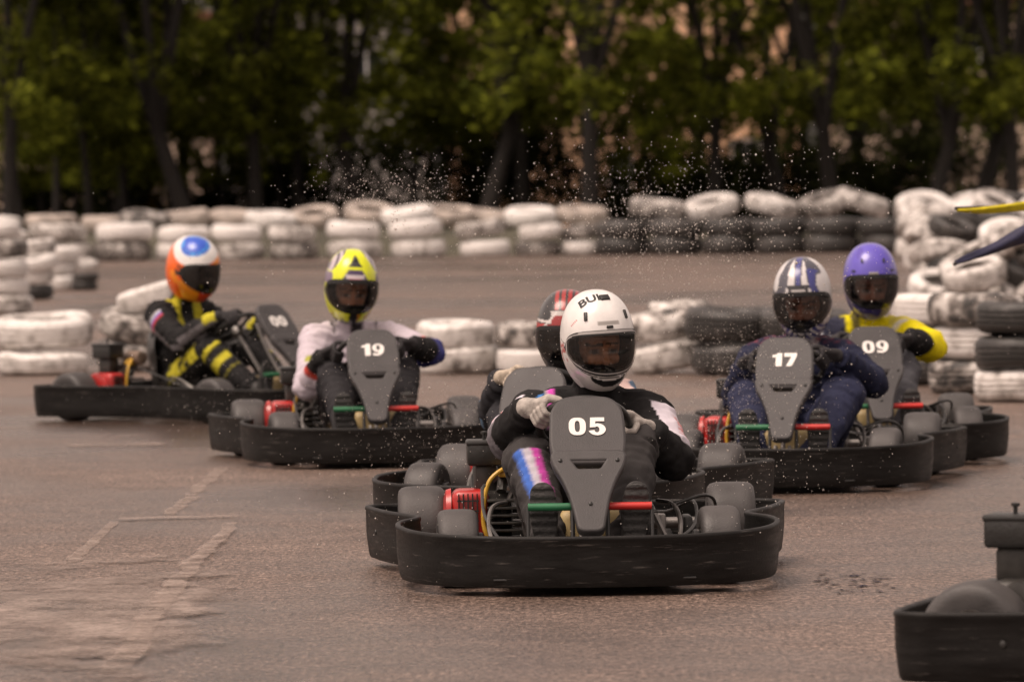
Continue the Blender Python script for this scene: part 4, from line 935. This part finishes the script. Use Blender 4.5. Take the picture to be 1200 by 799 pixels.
def paint_white(az, el, v):
    c = (0.80, 0.78, 0.76); lo, hi = open_lim(az)
    if v.y > 0 and abs(az) < 34 and -56 < el < -46 + 6*(az/34)**2*1.0 - 0: c = (0.02, 0.02, 0.02) if el > -56 + 9*(abs(az)/34)**2 else c
    if abs(az) < 105 and v.y > -0.05 and abs(el - (lo - 9.0 + (0 if abs(az) < 66 else (abs(az)-66)*0.25))) < 0.75: c = (0.03, 0.03, 0.03)
    if 78 < az < 110 and -28 < el < 6 and nz(v, 60) > 0.12: c = (0.45, 0.05, 0.05)
    if 46 < az < 60 and abs(el - (34 - (az-46)*0.7)) < 1.0: c = (0.55, 0.05, 0.05)
    if abs(az+2) < 15 and 24 < el < 29: c = (0.36, 0.34, 0.32)
    return c
def paint_neon(az, el, v):
    u, w = v.x/0.125, v.z/0.176; Y = (0.72, 0.78, 0.004); K = (0.018, 0.017, 0.02)
    if v.y < 0: return Y if nz(v, 9) > 0 else (0.12, 0.08, 0.16)
    if w > 0.12:
        if 0.60 < w < 0.90 and abs(u) < (0.90-w)*0.85: return K
        if 0.14 < w < 0.52 and abs(u) < 0.60 - (w-0.14)*0.9:
            if 0.31 < w < 0.40 and abs(u) < 0.36: return (0.62, 0.55, 0.58)
            if 0.20 < w < 0.31 and abs(u) < 0.22: return (0.62, 0.03, 0.10)
            return (0.06, 0.035, 0.10)
        if abs(u) > 0.28 + (0.97-w)*1.05 and w > 0.45: return (0.55, 0.47, 0.50) if math.sin(40*(abs(u)+w*0.6)) > -0.2 else (0.05, 0.04, 0.06)
        if abs(u) > 0.80 and w < 0.42: return (0.20, 0.14, 0.22)
        return Y
    if w < -0.52:
        if abs(u) < 0.15 or w < -0.86: return K
        if nz(v, 34) > 0.22: return (0.55, 0.22, 0.02) if nz(v, 20, 4) > 0 else K
    return Y
def paint_orange(az, el, v):
    d = v.normalized(); t = Vector((0.34, 0.36, 0.87)).normalized(); a = math.degrees(d.angle(t))
    if a < 27: return (0.02, 0.09, 0.55) if a < 20 or nz(v, 40) > 0 else (0.04, 0.28, 0.72)
    if a < 29: return (0.30, 0.45, 0.75)
    if a < 49: return (0.80, 0.78, 0.75)
    if v.z < -0.055 and v.y > 0.02:
        if abs(az) < 26 and v.z < -0.075: return (0.68, 0.055, 0.02)
        return (0.78, 0.27, 0.015)
    if 58 < abs(az) < 92 and -14 < el < 12 and nz(v, 55) > 0.02: return (0.03, 0.02, 0.02)
    if nz(v, 14, 2) > 0.28: return (0.88, 0.27, 0.01)
    return (0.86, 0.135, 0.006)
def paint_silver(az, el, v):
    u, w = v.x/0.125, v.z/0.176; S = (0.62, 0.60, 0.60); Nv = (0.045, 0.05, 0.22); D = (0.07, 0.07, 0.09)
    if v.y > 0 and 0.24 < w < 0.46 and abs(u) < 0.36: return (0.50, 0.48, 0.47) if 0.30 < w < 0.36 and abs(u) < 0.26 else (0.02, 0.02, 0.025)
    if abs(u) < 0.13 and w > 0.4: return Nv if abs(u) < 0.09 else D
    if v.y > 0 and w < -0.55:
        q = abs(u) - 0.55*(w+1.0)
        if q < 0.02 and q > -0.05: return D
        if abs(u) < 0.30 and -0.72 < w < -0.62: return (0.03, 0.03, 0.03)
        return S if q < 0 else (Nv if math.sin(26*(abs(u)+w)) > 0.1 else S)
    s = math.sin(9*abs(u)**1.2 + 7*w + 2.5*nz(v, 10))
    if s > 0.45: return Nv if nz(v, 8, 3) > -0.05 else D
    if s > 0.25: return D
    return S
def paint_purple(az, el, v):
    if v.z < -0.03: return (0.035, 0.025, 0.16)
    return (0.115, 0.085, 0.50) if nz(v, 16) > -0.35 else (0.09, 0.06, 0.40)
def paint_redblack(az, el, v):
    u, w = v.x/0.125, v.z/0.176
    if w > 0.12:
        q = abs(u)*0.8 + w
        if abs(q - 0.78) < 0.035 and abs(u) > .25: return (0.65, 0.62, 0.60)
        if abs(w-0.36) < 0.03 and abs(u) > 0.45: return (0.65, 0.6, 0.58)
        if 0.50 < w < 0.60 and abs(u) < 0.45: return (0.52, 0.48, 0.46)
        if w > 0.62 and abs(u) < 0.40 and math.sin(30*u) > -0.3: return (0.34, 0.02, 0.018)
        if 0.22 < w < 0.5 and abs(u) < 0.42: return (0.30, 0.02, 0.02)
        if 0.18 < w < 0.30: return (0.45, 0.03, 0.03)
    if v.z < -0.05 and abs(w+0.45) < 0.02: return (0.25, 0.24, 0.24)
    return (0.02, 0.018, 0.018)

# ------------------------------------------------------------------ drivers
V = Vector
JIT = [(1, 1, 1), (-1, -1, 1), (-1, 1, -1), (1, -1, -1), (0, 0, 0)]
def mirror(p): return V((-p.x, p.y, p.z))
WC, WN = V((0, 0.27, 0.52)), V((0, -0.64, 0.77)).normalized(); WU = WN.cross(V((1, 0, 0)))*-1
if WU.z < 0: WU = -WU
def grip(a):
    r = V((1, 0, 0))*math.cos(R(a)) + WU*math.sin(R(a)); t = -V((1, 0, 0))*math.sin(R(a)) + WU*math.cos(R(a))
    return WC + r*0.15, r, t
def glove(parent, a, mat, elbow, fat=1.0):
    P, r, t = grip(a); bm = bmesh.new(); wd = ((elbow-P).normalized() + WN*0.55 + r*0.25).normalized(); wrist = P + r*0.022 + wd*0.085
    for k in range(4):
        off = t*((k-1.5)*0.0225); rad = (0.0092, 0.0098, 0.0096, 0.0084)[k]*fat; rho = 0.0155 + rad
        base = P + off + r*(rho*math.cos(R(48))+0.004) + WN*rho*math.sin(R(48))
        add_capsule(bm, wrist + off*0.55, base, 0.021*fat, rad*1.45, 12, 4)
        pts = [P + off*(1-0.03*q) + r*rho*math.cos(R(b_)) + WN*rho*math.sin(R(b_)) for q, b_ in enumerate([48, 5, -55, -105, (-150, -172, -165, -140)[k]])]
        for q in range(4): add_capsule(bm, pts[q], pts[q+1], rad*(1.12-0.06*q), rad*(1.06-0.06*q), 10, 4)
    s = 1 if t.z > 0 else -1
    tp = [wrist + t*s*0.022 - r*0.01, P + t*s*0.044 + WN*0.036 + r*0.006, P + t*s*0.058 + WN*0.028 - r*0.008, P + t*s*0.066 + WN*0.022 - r*0.022]
    for q in range(3): add_capsule(bm, tp[q], tp[q+1], 0.0145*fat-0.0015*q, 0.013*fat-0.0015*q, 10, 4)
    add_capsule(bm, wrist + (elbow-wrist).normalized()*0.06, wrist, 0.036*fat, 0.031*fat, 14, 5)
    me = remesh(bm, 0.0034, 2); me.materials.append(MT[mat]); me.shade_smooth(); g = link('glove', me, parent)
    return wrist
def shoe(parent, s, y=0.690, x=0.142, tilt=0.0):
    bm = bmesh.new(); hl = V((s*x, y-0.045, 0.085)); toe = V((s*(x+0.014), y-0.012, 0.312))
    add_capsule(bm, hl, hl.lerp(toe, 0.4), 0.040, 0.038, 14, 5); add_capsule(bm, hl.lerp(toe, 0.4), hl.lerp(toe, 0.78), 0.040, 0.052, 14, 5); add_capsule(bm, hl.lerp(toe, 0.78), toe, 0.052, 0.042, 14, 5)
    add_capsule(bm, hl.lerp(toe, 0.7) + V((s*0.010, 0, 0)), toe + V((s*0.008, 0, 0.004)), 0.034, 0.034, 14, 5)
    add_capsule(bm, hl + V((0, -0.03, 0.03)), hl + V((0, -0.075, 0.10)), 0.040, 0.045, 14, 5); add_capsule(bm, hl.lerp(toe, .3)+V((0, -0.035, 0)), hl.lerp(toe, 0.85)+V((0, -0.02, 0)), 0.045, 0.032, 14, 5)
    me = remesh(bm, 0.005, 2)
    yl = y + 0.002   # flat sole
    for v in me.vertices:
        lim = y - 0.017 + 0.05*(v.co.z-0.2)*0.6
        if v.co.y > lim: v.co.y = lim + 0.15*(v.co.y-lim)
        if v.co.y > lim-0.004 and (int(v.co.z*70) % 2 == 0): v.co.y -= 0.003
    me.materials.append(MT['sole']); me.shade_smooth(); me.set_sharp_from_angle(angle=R(50)); o = link('shoe', me, parent); return o
def driver(kart, label, head, hyaw, hpitch, hroll, hpaint, vis, spaint, gmat, aR=30, aL=190, elR=(0.27, 0.06, 0.43), elL=(0.33, 0.05, 0.40), kneeR=(0.165, 0.22, 0.41), kneeL=(0.175, 0.20, 0.43), fat=1.0, armfat=1.2, wr=1.0, skin=(0.42, 0.21, 0.12), gfat=1.0, shoulder=0.195, seed=0, legfat=1.0, hsc=1.0, vox=0.0095):
    D = empty('person'); D.matrix_world = kart.matrix_basis.copy(); tag(D, label, 'person', 'racing drivers')
    hc = V(head); dz = hc.z - 0.80; lx = hc.x
    gl = {1: glove(D, aR, gmat, V(elR), gfat), -1: glove(D, aL, gmat, mirror(V(elL)), gfat)}
    shoe(D, 1); shoe(D, -1)
    pel, neck = V((0, -0.20, 0.19)), V((lx*0.8, -0.155, 0.61+dz)); ch = V((lx*0.5, -0.215, 0.45+dz*0.8))
    segs = []; bm = bmesh.new()
    def seg(nm, a, b_, r0, r1): segs.append((nm, V(a), V(b_), r0, r1)); add_capsule(bm, a, b_, r0, r1, 18, 6)
    add_ell(bm, pel, (0.165*fat, 0.13, 0.115)); segs.append(('torso', pel, ch, 0.15, 0.15))
    add_ell(bm, pel.lerp(ch, 0.5) + V((0, 0.015, 0)), (0.158*fat, 0.125*fat, 0.17))
    add_ell(bm, ch - V((0, 0, 0.012)), (0.178*fat, 0.125*fat, 0.160)); segs.append(('chest', ch, neck, 0.15, 0.08))
    seg('neck', ch + V((0, 0.0, 0.12)), hc + V((0, -0.03, -0.06)), 0.07, 0.056)
    hm = Matrix.Translation(hc) @ Matrix.Rotation(R(hyaw), 4, 'Z') @ Matrix.Rotation(R(hpitch), 4, 'X') @ Matrix.Rotation(R(hroll), 4, 'Y') @ Matrix.Scale(hsc, 4)
    # head with brow, nose, cheeks, lips, ears
    h3 = hm.to_3x3(); hp = lambda x, y, z: hm @ V((x, y, z-0.035))
    add_ell(bm, hp(0, 0.0, 0.03), (0.076, 0.092, 0.105), h3); add_ell(bm, hp(0, 0.025, -0.05), (0.056, 0.068, 0.072), h3)
    add_capsule(bm, hp(0, 0.088, 0.012), hp(0, 0.108, -0.030), 0.011, 0.016, 10, 4)
    for s in (-1, 1):
        add_capsule(bm, hp(s*0.012, 0.086, 0.028), hp(s*0.05, 0.070, 0.026), 0.012, 0.010, 10, 4); add_ell(bm, hp(s*0.036, 0.066, -0.024), (0.024, 0.02, 0.022), h3)
        add_ell(bm, hp(s*0.033, 0.075, 0.006), (0.015, 0.013, 0.011), h3); add_ell(bm, hp(s*0.077, -0.005, 0.0), (0.008, 0.018, 0.028), h3)
    add_capsule(bm, hp(-0.018, 0.086, -0.062), hp(0.018, 0.086, -0.062), 0.009, 0.009, 10, 4)
    for s, el in ((1, V(elR)), (-1, mirror(V(elL)))):
        sh = V((lx*0.6 + s*shoulder, -0.165, 0.528+dz*0.95))
        add_capsule(bm, ch + V((s*0.06, 0, 0.10)), sh, 0.085*fat, 0.072*armfat, 18, 6)
        seg('uarm%d' % s, sh, el, 0.070*armfat, 0.058*armfat)
        w = gl[s] + (el - gl[s]).normalized()*0.035; seg('farm%d' % s, el, w, 0.057*armfat, 0.041*wr*armfat)
    for s, kn in ((1, V(kneeR)), (-1, mirror(V(kneeL)))):
        seg('thigh%d' % s, V((s*0.095, -0.19, 0.17)), kn, 0.098*fat, 0.088*legfat); an = V((s*0.13, 0.590, 0.15)); seg('shin%d' % s, kn, an, 0.086*legfat, 0.062*legfat)
    me = remesh(bm, vox, 3)
    inv = hm.inverted(); cols = []; newco = []; me.update()
    for v in me.vertices:
        p, n = v.co.copy(), v.normal.copy(); best = None
        for sg in segs:
            nm, a, b_, r0, r1 = sg; ab = b_-a; t = max(0, min(1, (p-a).dot(ab)/ab.length_squared)); ax = a + ab*t; dd = (p-ax).length - (r0+(r1-r0)*t)
            if best is None or dd < best[0]: best = (dd, nm, t, ax, ab.normalized(), ab.length)
        _, nm, t, ax, ad, ln = best; lp = inv @ p
        ishead = lp.length < 0.165 and lp.z > -0.14
        if ishead:
            e = V((abs(lp.x)-0.033, 0, lp.z+0.030)); c = skin; cn = 1+0.25*nz(lp, 40)
            c = tuple(q*cn for q in c)
            if abs(e.x) < 0.017 and abs(e.z) < 0.007 and lp.y > 0.05: c = (0.20, 0.16, 0.14) if abs(e.x) > 0.010 else (0.03, 0.02, 0.015)
            elif abs(e.x) < 0.024 and -0.016 < e.z < 0.018 and lp.y > 0.05: c = tuple(q*0.6 for q in skin)  # eye-socket shadow painted into the skin colour
            if abs(e.x) < 0.026 and 0.020 < e.z < 0.029: c = (0.03, 0.02, 0.015)
            if lp.z < -0.074 or lp.z > 0.05 or lp.y < 0.02: c = (0.02, 0.02, 0.022)
            cols.append(c); newco.append(p); continue
        # cloth folds run round the limb and gather near the joints
        al = (p-ax).dot(ad) + t*ln; rd = (p-ax); q = V((al*36, rd.x*9+seed, rd.y*9+rd.z*7)); w_ = 0.35 + 0.9*math.exp(-((t-1)/0.3)**2) + 0.7*math.exp(-(t/0.25)**2)
        dsp = 0.0145*w_*noise.noise(q) + 0.009*noise.noise(p*13 + V((seed, 0, 0))) + 0.003*noise.noise(p*45)
        newco.append(p + n*dsp)
        side = 0 if nm[-1].isalpha() else (-1 if '-' in nm else 1)
        acc = V((0, 0, 0))
        for jx, jy, jz in JIT:
            j_ = V((jx, jy, jz))*vox*0.55; acc += V(spaint(nm.rstrip('-1'), side, max(0, min(1, t + j_.dot(ad)/ln)), p+j_, n, p-ax+j_, lx, dz))
        cols.append(acc/len(JIT))
    for v, c in zip(me.vertices, newco): v.co = c
    set_colors(me, cols); me.materials.append(MT['suit']); me.shade_smooth(); link('body', me, D)
    return D, helmet(D, hm, hpaint, vis), me
BK = (0.0105, 0.010, 0.0105)
def suit_05(nm, s, t, p, n, q, lx, dz):
    if nm == 'uarm' and 0.16 < t < 0.98 and n.x*s + 0.5*n.y > 0.28:
        k = n.z*0.7 + n.y*0.7
        if k > -0.9: return (0.52, 0.07, 0.03) if n.x*s > 0.72 and 0.4 < t < 0.92 and noise.noise(V((t*75, p.y*30, p.x*30))) > 0.0 else (0.66, 0.61, 0.68)
    if nm == 'shin' and s == 1 and 0.08 < t < 0.62 and n.y > 0.05:
        u = q.x + 0.030*(t-0.3)
        if -0.030 < u < -0.004: return (0.42, 0.05, 0.29)
        if -0.004 <= u < 0.024: return (0.46, 0.43, 0.49)
        if 0.024 <= u < 0.050: return (0.05, 0.13, 0.46)
    if nm in ('chest', 'uarm') and n.y > 0.1 and n.y > 0.15 and 0.085 < p.x < 0.118 and 0.50 < p.z < 0.65: return (0.58, 0.07, 0.42) if p.x < 0.110 else (0.5, 0.45, 0.5)
    if p.x > 0.125 and p.x < 0.16 and p.z > 0.58 and n.y > 0.45: return (0.06, 0.20, 0.50)
    if nm in ('shin', 'thigh'): return (0.040, 0.037, 0.037)
    return BK
def suit_19(nm, s, t, p, n, q, lx, dz):
    L = (0.56, 0.50, 0.56)
    if nm in ('thigh', 'shin'): return (0.022, 0.021, 0.024)
    if nm == 'farm':
        if s == 1: return (0.45, 0.05, 0.03) if t > 0.55 and t < 0.70 else (L if t < 0.55 else BK)
        return (0.05, 0.05, 0.18) if t < 0.25 else BK
    if nm == 'uarm':
        if s == -1 and t > 0.78: return (0.50, 0.10, 0.05) if t < 0.86 else (0.045, 0.05, 0.2)
        if s == -1 and 0.2 < t < 0.4 and n.y > .3 and abs(n.z) < .5: return (0.08, 0.08, 0.2)
        if s == 1 and 0.55 < t < 0.68 and n.y > 0.5 and n.x < .4: return (0.35, 0.36, 0.05)
        return L
    if nm in ('chest', 'torso', 'neck'):
        if 0.10 < abs(p.x-lx*0.6) < 0.175 and p.z > 0.56+dz: return BK if abs(abs(p.x-lx*.6)-0.135) < 0.032 else L
        if p.z < 0.36: return BK
        if abs(p.x - lx*0.5) < 0.03: return (0.04, 0.035, 0.04)
    return L
def suit_00(nm, s, t, p, n, q, lx, dz):
    Y = (0.52, 0.47, 0.03)
    if nm in ('chest', 'torso') and n.y > -0.1 and p.z > 0.34+dz and abs(abs(p.x-lx*.5)-0.085) < 0.035: return Y if p.z > 0.40+dz or nz(p, 30) > 0 else BK
    if nm == 'uarm':
        if s == 1 and 0.12 < t < 0.30 and n.x > 0.55:
            k = (t-0.12)/0.18; return (0.62, 0.60, 0.60) if k < 0.34 else ((0.07, 0.13, 0.50) if k < 0.67 else (0.60, 0.06, 0.05))
        if n.x*s > 0.2 and -0.75 < n.z < -0.25: return (0.20, 0.19, 0.20)
    if nm == 'farm':
        if t > 0.80 and n.z > -0.2: return Y
        if n.x*s > 0 and abs(n.z+0.2) < 0.35: return (0.13, 0.12, 0.125)
    if nm == 'thigh' and n.x*s > -0.1 and n.z > -0.3 and 0.25 < t < 0.98:
        k = math.sin(t*17); return Y if k > 0.1 or 0.2 < nz(p, 24) else BK
    if nm == 'shin' and t < 0.5 and n.x*s > 0.1: return Y if math.sin(t*26) > 0.2 else BK
    if nm == 'torso' and n.x*s > 0.3 and 0.2 < p.z < 0.25: return Y
    return BK
def suit_17(nm, s, t, p, n, q, lx, dz):
    c = (0.014, 0.017, 0.043)
    if nm in ('thigh', 'shin'): c = (0.023, 0.027, 0.062)
    if p.z > 0.60+dz and n.z > 0.2 and nm in ('chest', 'uarm', 'neck') and math.sin(p.x*110)*math.sin(p.y*110+p.z*60) > 0.15: return (0.16, 0.04, 0.06)
    if nm in ('chest', 'neck') and -0.10 < p.x < -0.06 and p.z > 0.50 and n.y > 0.2: return (0.42, 0.40, 0.42)
    return c
def suit_09(nm, s, t, p, n, q, lx, dz):
    Y = (0.80, 0.69, 0.006)
    if nm in ('thigh', 'shin'): return (0.075, 0.075, 0.085)
    if nm == 'farm' and t > 0.55: return BK
    if p.x > 0.05:
        if nm == 'uarm' and 0.2 < t < .5 and n.y > .4 and nz(p, 26) > 0.1: return (0.45, 0.45, 0.5)
        if nm in ('chest', 'torso') and nz(V((p.x, 0, p.z)), 22) > 0.05: return Y
        return (0.025, 0.027, 0.05)
    if nm in ('chest', 'torso'):
        if abs(p.z - (0.50+dz)) < 0.022 and n.y > 0: return (0.55, 0.53, 0.48)
        if abs(p.x) < 0.02: return (0.15, 0.13, 0.03)
        if p.z < 0.25: return (0.04, 0.04, 0.05)
    if nm == 'uarm' and abs(t-0.08) < 0.05: return (0.60, 0.58, 0.54)
    return Y
def suit_red(nm, s, t, p, n, q, lx, dz):
    if nm == 'uarm' and n.x*s > 0.5: return (0.10, 0.16, 0.24)
    if nm == 'uarm' and s == -1 and t < 0.4: return (0.6, 0.45, 0.42)
    return (0.022, 0.022, 0.026)
D05, H05, B05 = driver(K05, 'driver in the white helmet and black race suit at the wheel of kart 05', (-0.065, -0.10, 0.80), 13, -4, 3, paint_white, ('visor', 1.0), suit_05, 'glove_grey', aR=27, aL=192, elR=(0.250, 0.07, 0.475), elL=(0.305, 0.06, 0.40), seed=1, armfat=1.35, kneeR=(0.185, 0.22, 0.40), kneeL=(0.165, 0.22, 0.445), vox=0.0075, fat=1.05, gfat=1.25)
D19, H19, B19 = driver(KARTS['19'], 'driver in the neon yellow helmet and pale lilac jacket in kart 19', (0.05, -0.10, 0.85), 0, -8, -4, paint_neon, ('visor', 0.0), suit_19, 'glove_black', aR=205, aL=15, seed=2) if False else driver(KARTS['19'], 'driver in the neon yellow helmet and pale lilac jacket in kart 19', (0.05, -0.10, 0.85), 2, -6, -3, paint_neon, ('visor', 0.0), suit_19, 'glove_black', aR=5, aL=165, elR=(0.285, 0.05, 0.36), elL=(0.32, 0.08, 0.52), skin=(0.48, 0.25, 0.16), seed=3, hsc=1.07)
D00, H00, B00 = driver(KARTS['00'], 'driver in the orange, white and blue helmet leaning over the wheel at the left', (0.0, -0.08, 0.88), -4, -10, 0, paint_orange, ('visor_dark', 0.0), suit_00, 'glove_black', aR=45, aL=150, elR=(0.25, 0.05, 0.46), seed=4, hsc=1.10)
D17, H17, B17 = driver(KARTS['17'], 'driver in the silver and blue helmet and navy jacket in kart 17', (-0.035, -0.10, 0.815), -2, -8, 2, paint_silver, ('visor_mid', 0.0), suit_17, 'glove_black', aR=10, aL=160, elR=(0.26, 0.03, 0.38), elL=(0.36, 0.04, 0.44), fat=1.06, armfat=1.2, shoulder=0.20, kneeL=(0.235, 0.24, 0.39), kneeR=(0.19, 0.22, 0.37), legfat=1.05, seed=5, hsc=1.06, skin=(0.42, 0.2, 0.13))
D09, H09, B09 = driver(KARTS['09'], 'driver in the purple helmet and bright yellow jacket in kart 09', (-0.07, -0.10, 0.85), -2, -6, 1, paint_purple, ('visor_mid', 0.0), suit_09, 'glove_black', aR=20, aL=165, elL=(0.35, 0.02, 0.53), fat=1.1, armfat=1.35, shoulder=0.215, skin=(0.5, 0.26, 0.18), seed=6, hsc=1.07)
DRD, HRD, BRD = driver(KARTS['red'], 'driver in the red and black helmet mostly hidden behind the white helmet', (0.0, -0.10, 0.745), 8, -6, 0, paint_redblack, ('visor_dark', 0.0), suit_red, 'glove_tan', seed=7)
helmet_vents(H05, [(31, 36, 0.013, 0.032, 12), (-33, 36, 0.013, 0.032, -12)], 'black'); helmet_vents(H05, [(-6, 61, 0.034, 0.026, 0)], 'black'); helmet_vents(H05, [(-2, 21.5, 0.024, 0.010, 0)], 'black'); helmet_vents(H05, [(-2, 21.5, 0.0245, 0.0105, 0)], 'black') if False else None
helmet_vents(H17, [(0, -52, 0.035, 0.008, 0)], 'black'); helmet_vents(H09, [(22, 40, 0.010, 0.022, 20), (-22, 40, 0.010, 0.022, -20), (38, 24, 0.022, 0.009, 0), (-38, 24, 0.022, 0.009, 0)], 'black'); helmet_vents(H09, [(0, 20, 0.045, 0.012, 0)], 'greyvent'); helmet_vents(H19, [(0, 52, 0.022, 0.020, 0)], 'black')
# lettering on the leader's helmet and chest
def helm_text(h, txt, size, az, el, mat, rot=0):
    v = helmet_r(R(az), R(el)); n = v.normalized(); x = V((0, 0, 1)).cross(n).normalized(); y = n.cross(x); c, s = math.cos(R(rot)), math.sin(R(rot))
    o = decal('lettering', text_mesh(txt, size, 0.0012), h.data, v, x*c + y*s, y*c - x*s, MT[mat], h, 0.0015)
helm_text(H05, 'BUL', 0.052, 26, 60, 'ink', 24)
decal('lettering', text_mesh('DER', 0.026, 0.0006), B05, (-0.125, 0.0, 0.545), (-1, 0, 0), (0, -0.2, 1), MT['digit'], D05, 0.004)

# ------------------------------------------------------------------ rolled marshal flags reaching in from the right
def rolled_flag(label, tip, end, r0, r1, mat, seed):
    d = end - tip; L = d.length; m = axis_mat(tip, d); o = empty('flag', tip); tag(o, label, 'flag', 'rolled flags at the right edge'); rnd = random.Random(seed)
    mi = m.to_3x3().to_4x4(); bm = bmesh.new(); add_tube(bm, [mi @ Vector((0, 0, -0.012)), mi @ Vector((0, 0, L))], 0.008, 10); finish('pole', bm, MT['bark'], o)
    bm = bmesh.new(); ph = rnd.random()*6; n = 60
    prof = [(0.010 + (r0-0.010)*min(1, k/6) + (r1-r0)*(k/n)**1.3, L*k/n) for k in range(n+1)]
    def wob(p, a):
        q = a*3 + p.z*9 + ph; f = 1 + 0.20*math.sin(q) + 0.10*math.sin(a*2 - p.z*14); return Vector((p.x*f, p.y*f, p.z)) + Vector((0, 0.010*math.sin(p.z*7+ph), 0))
    add_lathe(bm, prof, mi, 28, wob=wob); finish('cloth', bm, mat, o, smooth=180)
rolled_flag('rolled bright yellow flag pointing left at the right edge', at(1122, 244, 27), at(1262, 240, 27.3), 0.013, 0.034, basic('yellow_flag_cloth', (0.60, 0.50, 0.01), 0.7, var=0.25, scale=20), 1)
rolled_flag('rolled navy blue flag slanting down below the yellow one', at(1120, 309, 26.5), at(1262, 244, 27.0), 0.013, 0.062, basic('navy_flag_cloth', (0.018, 0.018, 0.05), 0.6, var=0.3, scale=20), 2)

# ------------------------------------------------------------------ water thrown up by the wheels
def spray():
    rnd = random.Random(5); vs_, fs = [], []
    m, ns, ls, b = new_mat('water_drop'); b.inputs['Base Color'].default_value = (0.80, 0.76, 0.72, 1); b.inputs['Roughness'].default_value = 0.12; b.inputs['Transmission Weight'].default_value = 0.0; b.inputs['IOR'].default_value = 1.33
    nz_ = N(ns, 'ShaderNodeTexNoise', Scale=3.0); rp = ramp(ns, [(0.3, (0.65, 0.60, 0.56)), (0.7, (0.85, 0.82, 0.78))]); ls.new(nz_.outputs[0], rp.inputs[0]); ls.new(rp.outputs[0], b.inputs['Base Color'])
    tl = N(ns, 'ShaderNodeBsdfTranslucent'); mx = N(ns, 'ShaderNodeMixShader'); mx.inputs[0].default_value = 0.5; ls.new(rp.outputs[0], tl.inputs[0]); ls.new(b.outputs[0], mx.inputs[1]); ls.new(tl.outputs[0], mx.inputs[2]); ls.new(mx.outputs[0], ns['Material Output'].inputs[0])
    octa = [(1, 0, 0), (-1, 0, 0), (0, 1, 0), (0, -1, 0), (0, 0, 1), (0, 0, -1)]; of = [(0, 2, 4), (2, 1, 4), (1, 3, 4), (3, 0, 4), (2, 0, 5), (1, 2, 5), (3, 1, 5), (0, 3, 5)]
    def drop(p, s):
        if p.z < 0.01: return
        i = len(vs_); vs_.extend([(p.x + a*s, p.y + b_*s, p.z + c*s*1.2) for a, b_, c in octa]); fs.extend([(i+a, i+b_, i+c) for a, b_, c in of])
    def cloud(c, sg, n, s0):
        for _ in range(n):
            p = c + Vector((rnd.gauss(0, sg[0]), rnd.gauss(0, sg[1]), rnd.gauss(0, sg[2]))); drop(p, 0.60*s0*math.exp(rnd.gauss(0, 0.40)))
    # plumes over and behind each kart, in the place's own coordinates
    for key, n in (('05', 900), ('red', 800), ('19', 1000), ('17', 200), ('00', 300), ('09', 350)):
        K = KARTS[key]; M = K.matrix_basis
        for s in (-1, 1):
            cloud(M @ Vector((s*0.62, 0.1, 0.22)), (0.22, 0.5, 0.16), n//4, 0.0020); cloud(M @ Vector((s*0.55, -1.1, 0.40)), (0.28, 0.5, 0.24), n//4, 0.0021)
    Rd = KARTS['red'].matrix_basis
    cloud(Rd @ Vector((-0.46, -1.6, 0.62)), (0.17, 0.7, 0.20), 1300, 0.0020)      # the dense plume off its outer rear wheel
    cloud(Rd @ Vector((-0.42, -1.0, 0.32)), (0.10, 0.4, 0.18), 420, 0.0022)
    cloud(Rd @ Vector((-0.08, -2.6, 1.17)), (0.30, 0.8, 0.12), 500, 0.0028)        # and what hangs in the air above it
    cloud(KARTS['19'].matrix_basis @ Vector((-0.10, -1.2, 1.28)), (0.17, 0.6, 0.09), 150, 0.0028)
    cloud(KARTS['19'].matrix_basis @ Vector((-0.35, 0.75, 0.2)), (0.32, 0.4, 0.13), 700, 0.0024)
    cloud(K05.matrix_basis @ Vector((0, -0.2, 0.5)), (0.45, 0.5, 0.25), 500, 0.0018)
    for k_, y_ in (('05', -0.8), ('red', -0.8), ('19', -0.6), ('17', -0.6)): cloud(KARTS[k_].matrix_basis @ Vector((0, y_, 0.62)), (0.65, 0.9, 0.36), 750, 0.0016)
    cloud(Vector((0.62, 22.2, 1.17)), (0.36, 0.9, 0.16), 2000, 0.0026); cloud(Vector((-0.45, 21.6, 1.30)), (0.17, 0.6, 0.075), 800, 0.0026); cloud(Vector((0.1, 22.0, 1.05)), (0.8, 1.2, 0.2), 700, 0.0024)
    me = bpy.data.meshes.new('water_spray'); me.from_pydata(vs_, [], fs); me.materials.append(m); me.shade_smooth(); o = link('water_spray', me); tag(o, 'fine water droplets thrown up around the karts', 'spray', kind='stuff')
spray()
